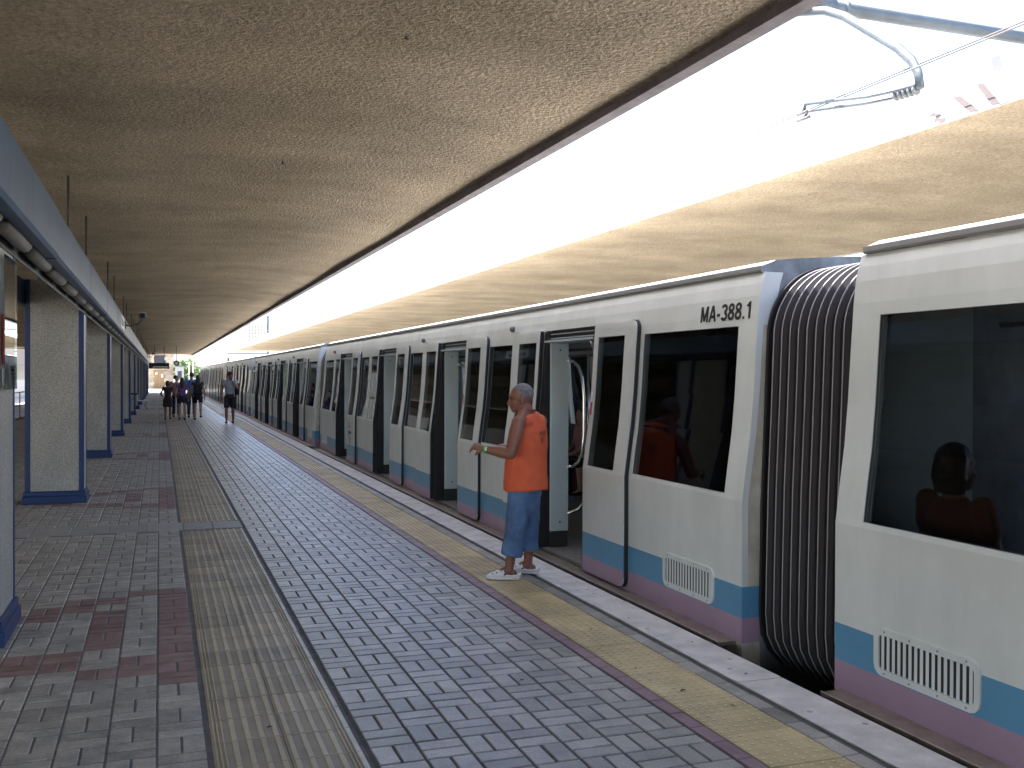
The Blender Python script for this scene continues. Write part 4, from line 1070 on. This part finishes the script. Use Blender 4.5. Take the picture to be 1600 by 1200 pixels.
# clogs
for a_, fa in ((LA, 68), (RA, 52)):
    Rf = Ri @ rotz(math.radians(fa)); O = Vector((a_.x, a_.y, 0)); P = lambda x, y_, z: O + Rf @ Vector((x, y_, z)); SD = Rf @ Vector((1, 0, 0))
    c = MB().tube([P(0, -.085, .014), P(0, -.02, .014), P(0, .06, .014), P(0, .14, .016), P(0, .185, .022)], [(.034, .014), (.044, .014), (.050, .014), (.054, .014), (.034, .012)], 16, side=SD)
    c.tube([P(0, .035, .058), P(0, .075, .048), P(0, .12, .036), P(0, .165, .028), P(0, .192, .022)], [(.050, .040), (.053, .040), (.053, .032), (.044, .022), (.022, .010)], 16, side=SD)
    for s in (-1, 1): c.tube([P(s * .044, .04, .045), P(s * .046, -.01, .038), P(s * .040, -.06, .040), P(s * .020, -.092, .046)], [(.010, .020)] * 4, 8, side=(0, 0, 1) if False else None)
    c.tube([P(.024, -.088, .040), P(0, -.098, .042), P(-.024, -.088, .040)], [(.022, .008)] * 3, 8, side=(0, 0, 1))
    cl = remesh(c, 'clog', M['clog'], man, .005, smooth=3)
    hb = MB()
    bvc = BVHTree.FromPolygons([v.co for v in cl.data.vertices], [p.vertices for p in cl.data.polygons])
    for (dy, ang) in ((.06, 55), (.10, 40), (.135, 35), (.09, 80), (.12, 85), (.075, 110), (.06, 125), (.10, 140), (.135, 145)):
        d = Rf @ Vector((math.cos(math.radians(ang)), 0, math.sin(math.radians(ang)))); o_ = P(0, dy, .03); hit = bv_ = bvc.ray_cast(o_ + d * .2, -d)
        if hit[0] is not None:
            n_ = hit[1]; hb.tube([hit[0] - n_ * .004, hit[0] + n_ * .0012], .0068, 8)
    for s in (-1, 1): hb.tube([P(s * .056, .032, .050), P(s * .060, .032, .050)], .010, 8)
    hb.build('vent_hole', M['black'], cl)
# wristband
ax = (LWr - LE).normalized(); wb_ = LE.lerp(LWr, .97)
MB().tube([wb_ - ax * .014, wb_ - ax * .012, wb_ + ax * .012, wb_ + ax * .014], [.030, .036, .036, .030], 18).build('wristband', M['green'], man, True)
MB().tube([wb_ + (Ri @ Vector((-.2, -1, .15))).normalized() * .033, wb_ + (Ri @ Vector((-.2, -1, .15))).normalized() * .041], .016, 12).build('wristband_dial', M['signw'], man)

# ---- people walking away down the platform
G = 'people walking away down the platform'
figure('short dark-haired girl in dark top and short dark skirt, leftmost of the walking group', (.30, 40.0, 0), 0, 1.46, 'skin', 'brownc', 'brownc', 'skirt', .85, .3, 'bob', {-1: ((-.30, -.05, 1.12), (-.20, .12, 1.0)), 1: ((.24, -.02, 1.10), (.22, .14, 1.02))}, .10, 0, True, G)
figure('person in pink shirt and dark trousers, face turned right, in the walking group', (.64, 42.2, 0), 0, 1.66, 'skin_l', 'pinkc', 'navy', 'trousers', 1.92, .5, 'short', None, .12, -1.2, False, G)
figure('long-haired woman in purple top and dark shorts, middle of the walking group', (.80, 39.3, 0), 0, 1.58, 'skin_l', 'purple', 'navy', 'shorts', .55, .3, 'long', None, -.12, 0, True, G)
figure('dark-haired man in light blue shirt, tallest of the walking group', (1.20, 41.5, 0), 0, 1.78, 'skin', 'bluec', 'navy', 'trousers', 1.9, .6, 'short', None, .14, 0, False, G)
figure('long-haired woman with black backpack, bare legs and one heel lifted, rightmost of the walking group', (1.36, 39.2, 0), 0, 1.68, 'skin_l', 'brownc', 'blackc', 'shorts', .6, .2, 'long', None, -.14, 0, True, G, lift=1)
bp = thing('backpack', 'black backpack on the back of the long-haired woman', 'backpack', (1.36, 39.2, 0))
b = MB().box(-.17, .17, -.30, -.11, .93, 1.38); b.build('bag', M['blackc'], bp, bevel=.06)
MB().box(-.12, .12, -.33, -.302, .98, 1.16).build('front_pocket', M['blackc'], bp, bevel=.01)
for s in (-1, 1): MB().tube([(s * .11, -.13, 1.33), (s * .12, 0, 1.44), (s * .13, .13, 1.28), (s * .14, .05, 1.05), (s * .13, -.12, .98)], [(.022, .006)] * 5, 6).build('strap', M['blackc'], bp)
sb = thing('shoulder_bag', 'dark green bag hanging beside the man in the blue shirt', 'bag', (1.03, 41.0, 0))
MB().box(-.14, .14, -.06, .06, .52, .93).build('bag', M['olive'], sb, bevel=.03); MB().tube([(-.1, 0, .92), (.10, .3, 1.44), (.1, 0, .92)], .012, 6).build('strap', M['olive'], sb)
# ---- standing person in a cap, facing the camera
figure('person in black cap and grey shirt standing by the train, hand at mouth', (2.33, 36.3, 0), math.radians(172), 1.80, 'skin', 'greyc', 'blackc', 'shorts', .98, .38, 'short', {-1: ((-.26, .16, 1.16), (-.06, .17, 1.42)), 1: ((.25, -.02, 1.10), (.26, .05, .84))}, .08, .25, False, None, cap=True)
bp = thing('backpack', 'black backpack slung on the shoulder of the person in the cap', 'backpack', (2.52, 36.45, 0))
MB().box(-.12, .14, -.05, .14, .98, 1.42).build('bag', M['blackc'], bp, bevel=.05); MB().tube([(-.05, .03, 1.40), (-.06, -.10, 1.46), (-.05, -.22, 1.30), (0, -.05, 1.0)], [(.02, .006)] * 4, 6).build('strap', M['blackc'], bp)
# ---- passengers seen through doors and windows
G2 = 'passengers sitting inside the train'
AR = {-1: ((-.24, .05, 1.10), (-.12, .25, .98)), 1: ((.24, .05, 1.10), (.12, .25, .98))}
pz = [('seated passenger in pinkish top, left one seen through the nearest open door', 13.75, 'pinkc', 'skin_l', 'bob'), ('seated passenger in yellow top, middle one seen through the nearest open door', 13.05, 'yelc', 'skin_l', 'long'),
      ('seated passenger in dark top, right one seen through the nearest open door', 12.4, 'brownc', 'skin', 'short')]
for lab, y, tp, sk, hr in pz:
    figure(lab, (5.98, y, .0), math.radians(90), 1.62, sk, tp, 'blackc', 'trousers', 1.2, .35, hr, AR, 0, .3, True, G2, seated=True, vox=.02)
cb = thing('crimson_bag', 'crimson bag on the train floor at the feet of seated passengers', 'bag', (5.3, 13.3, .012)); MB().box(-.16, .16, -.3, .3, 0, .48).build('bag', M['crimson'], cb, bevel=.06)
MB().tube([(0, -.15, .47), (0, -.08, .62), (0, .08, .62), (0, .15, .47)], .014, 6).build('handle', M['crimson'], cb)
figure('dark-haired passenger in rust top sitting behind the nearest car window', (3.97, 4.20, .0), math.radians(-90), 1.78, 'skin', 'rust', 'blackc', 'trousers', 1.2, .4, 'bob', AR, 0, 0, False, G2, seated=True, vox=.014)
figure('passenger silhouette sitting at the window under the MA-388.1 number', (5.98, 10.9, .0), math.radians(90), 1.65, 'skin', 'navy', 'blackc', 'trousers', 1.2, .4, 'bob', AR, 0, 0, True, G2, seated=True, vox=.02)
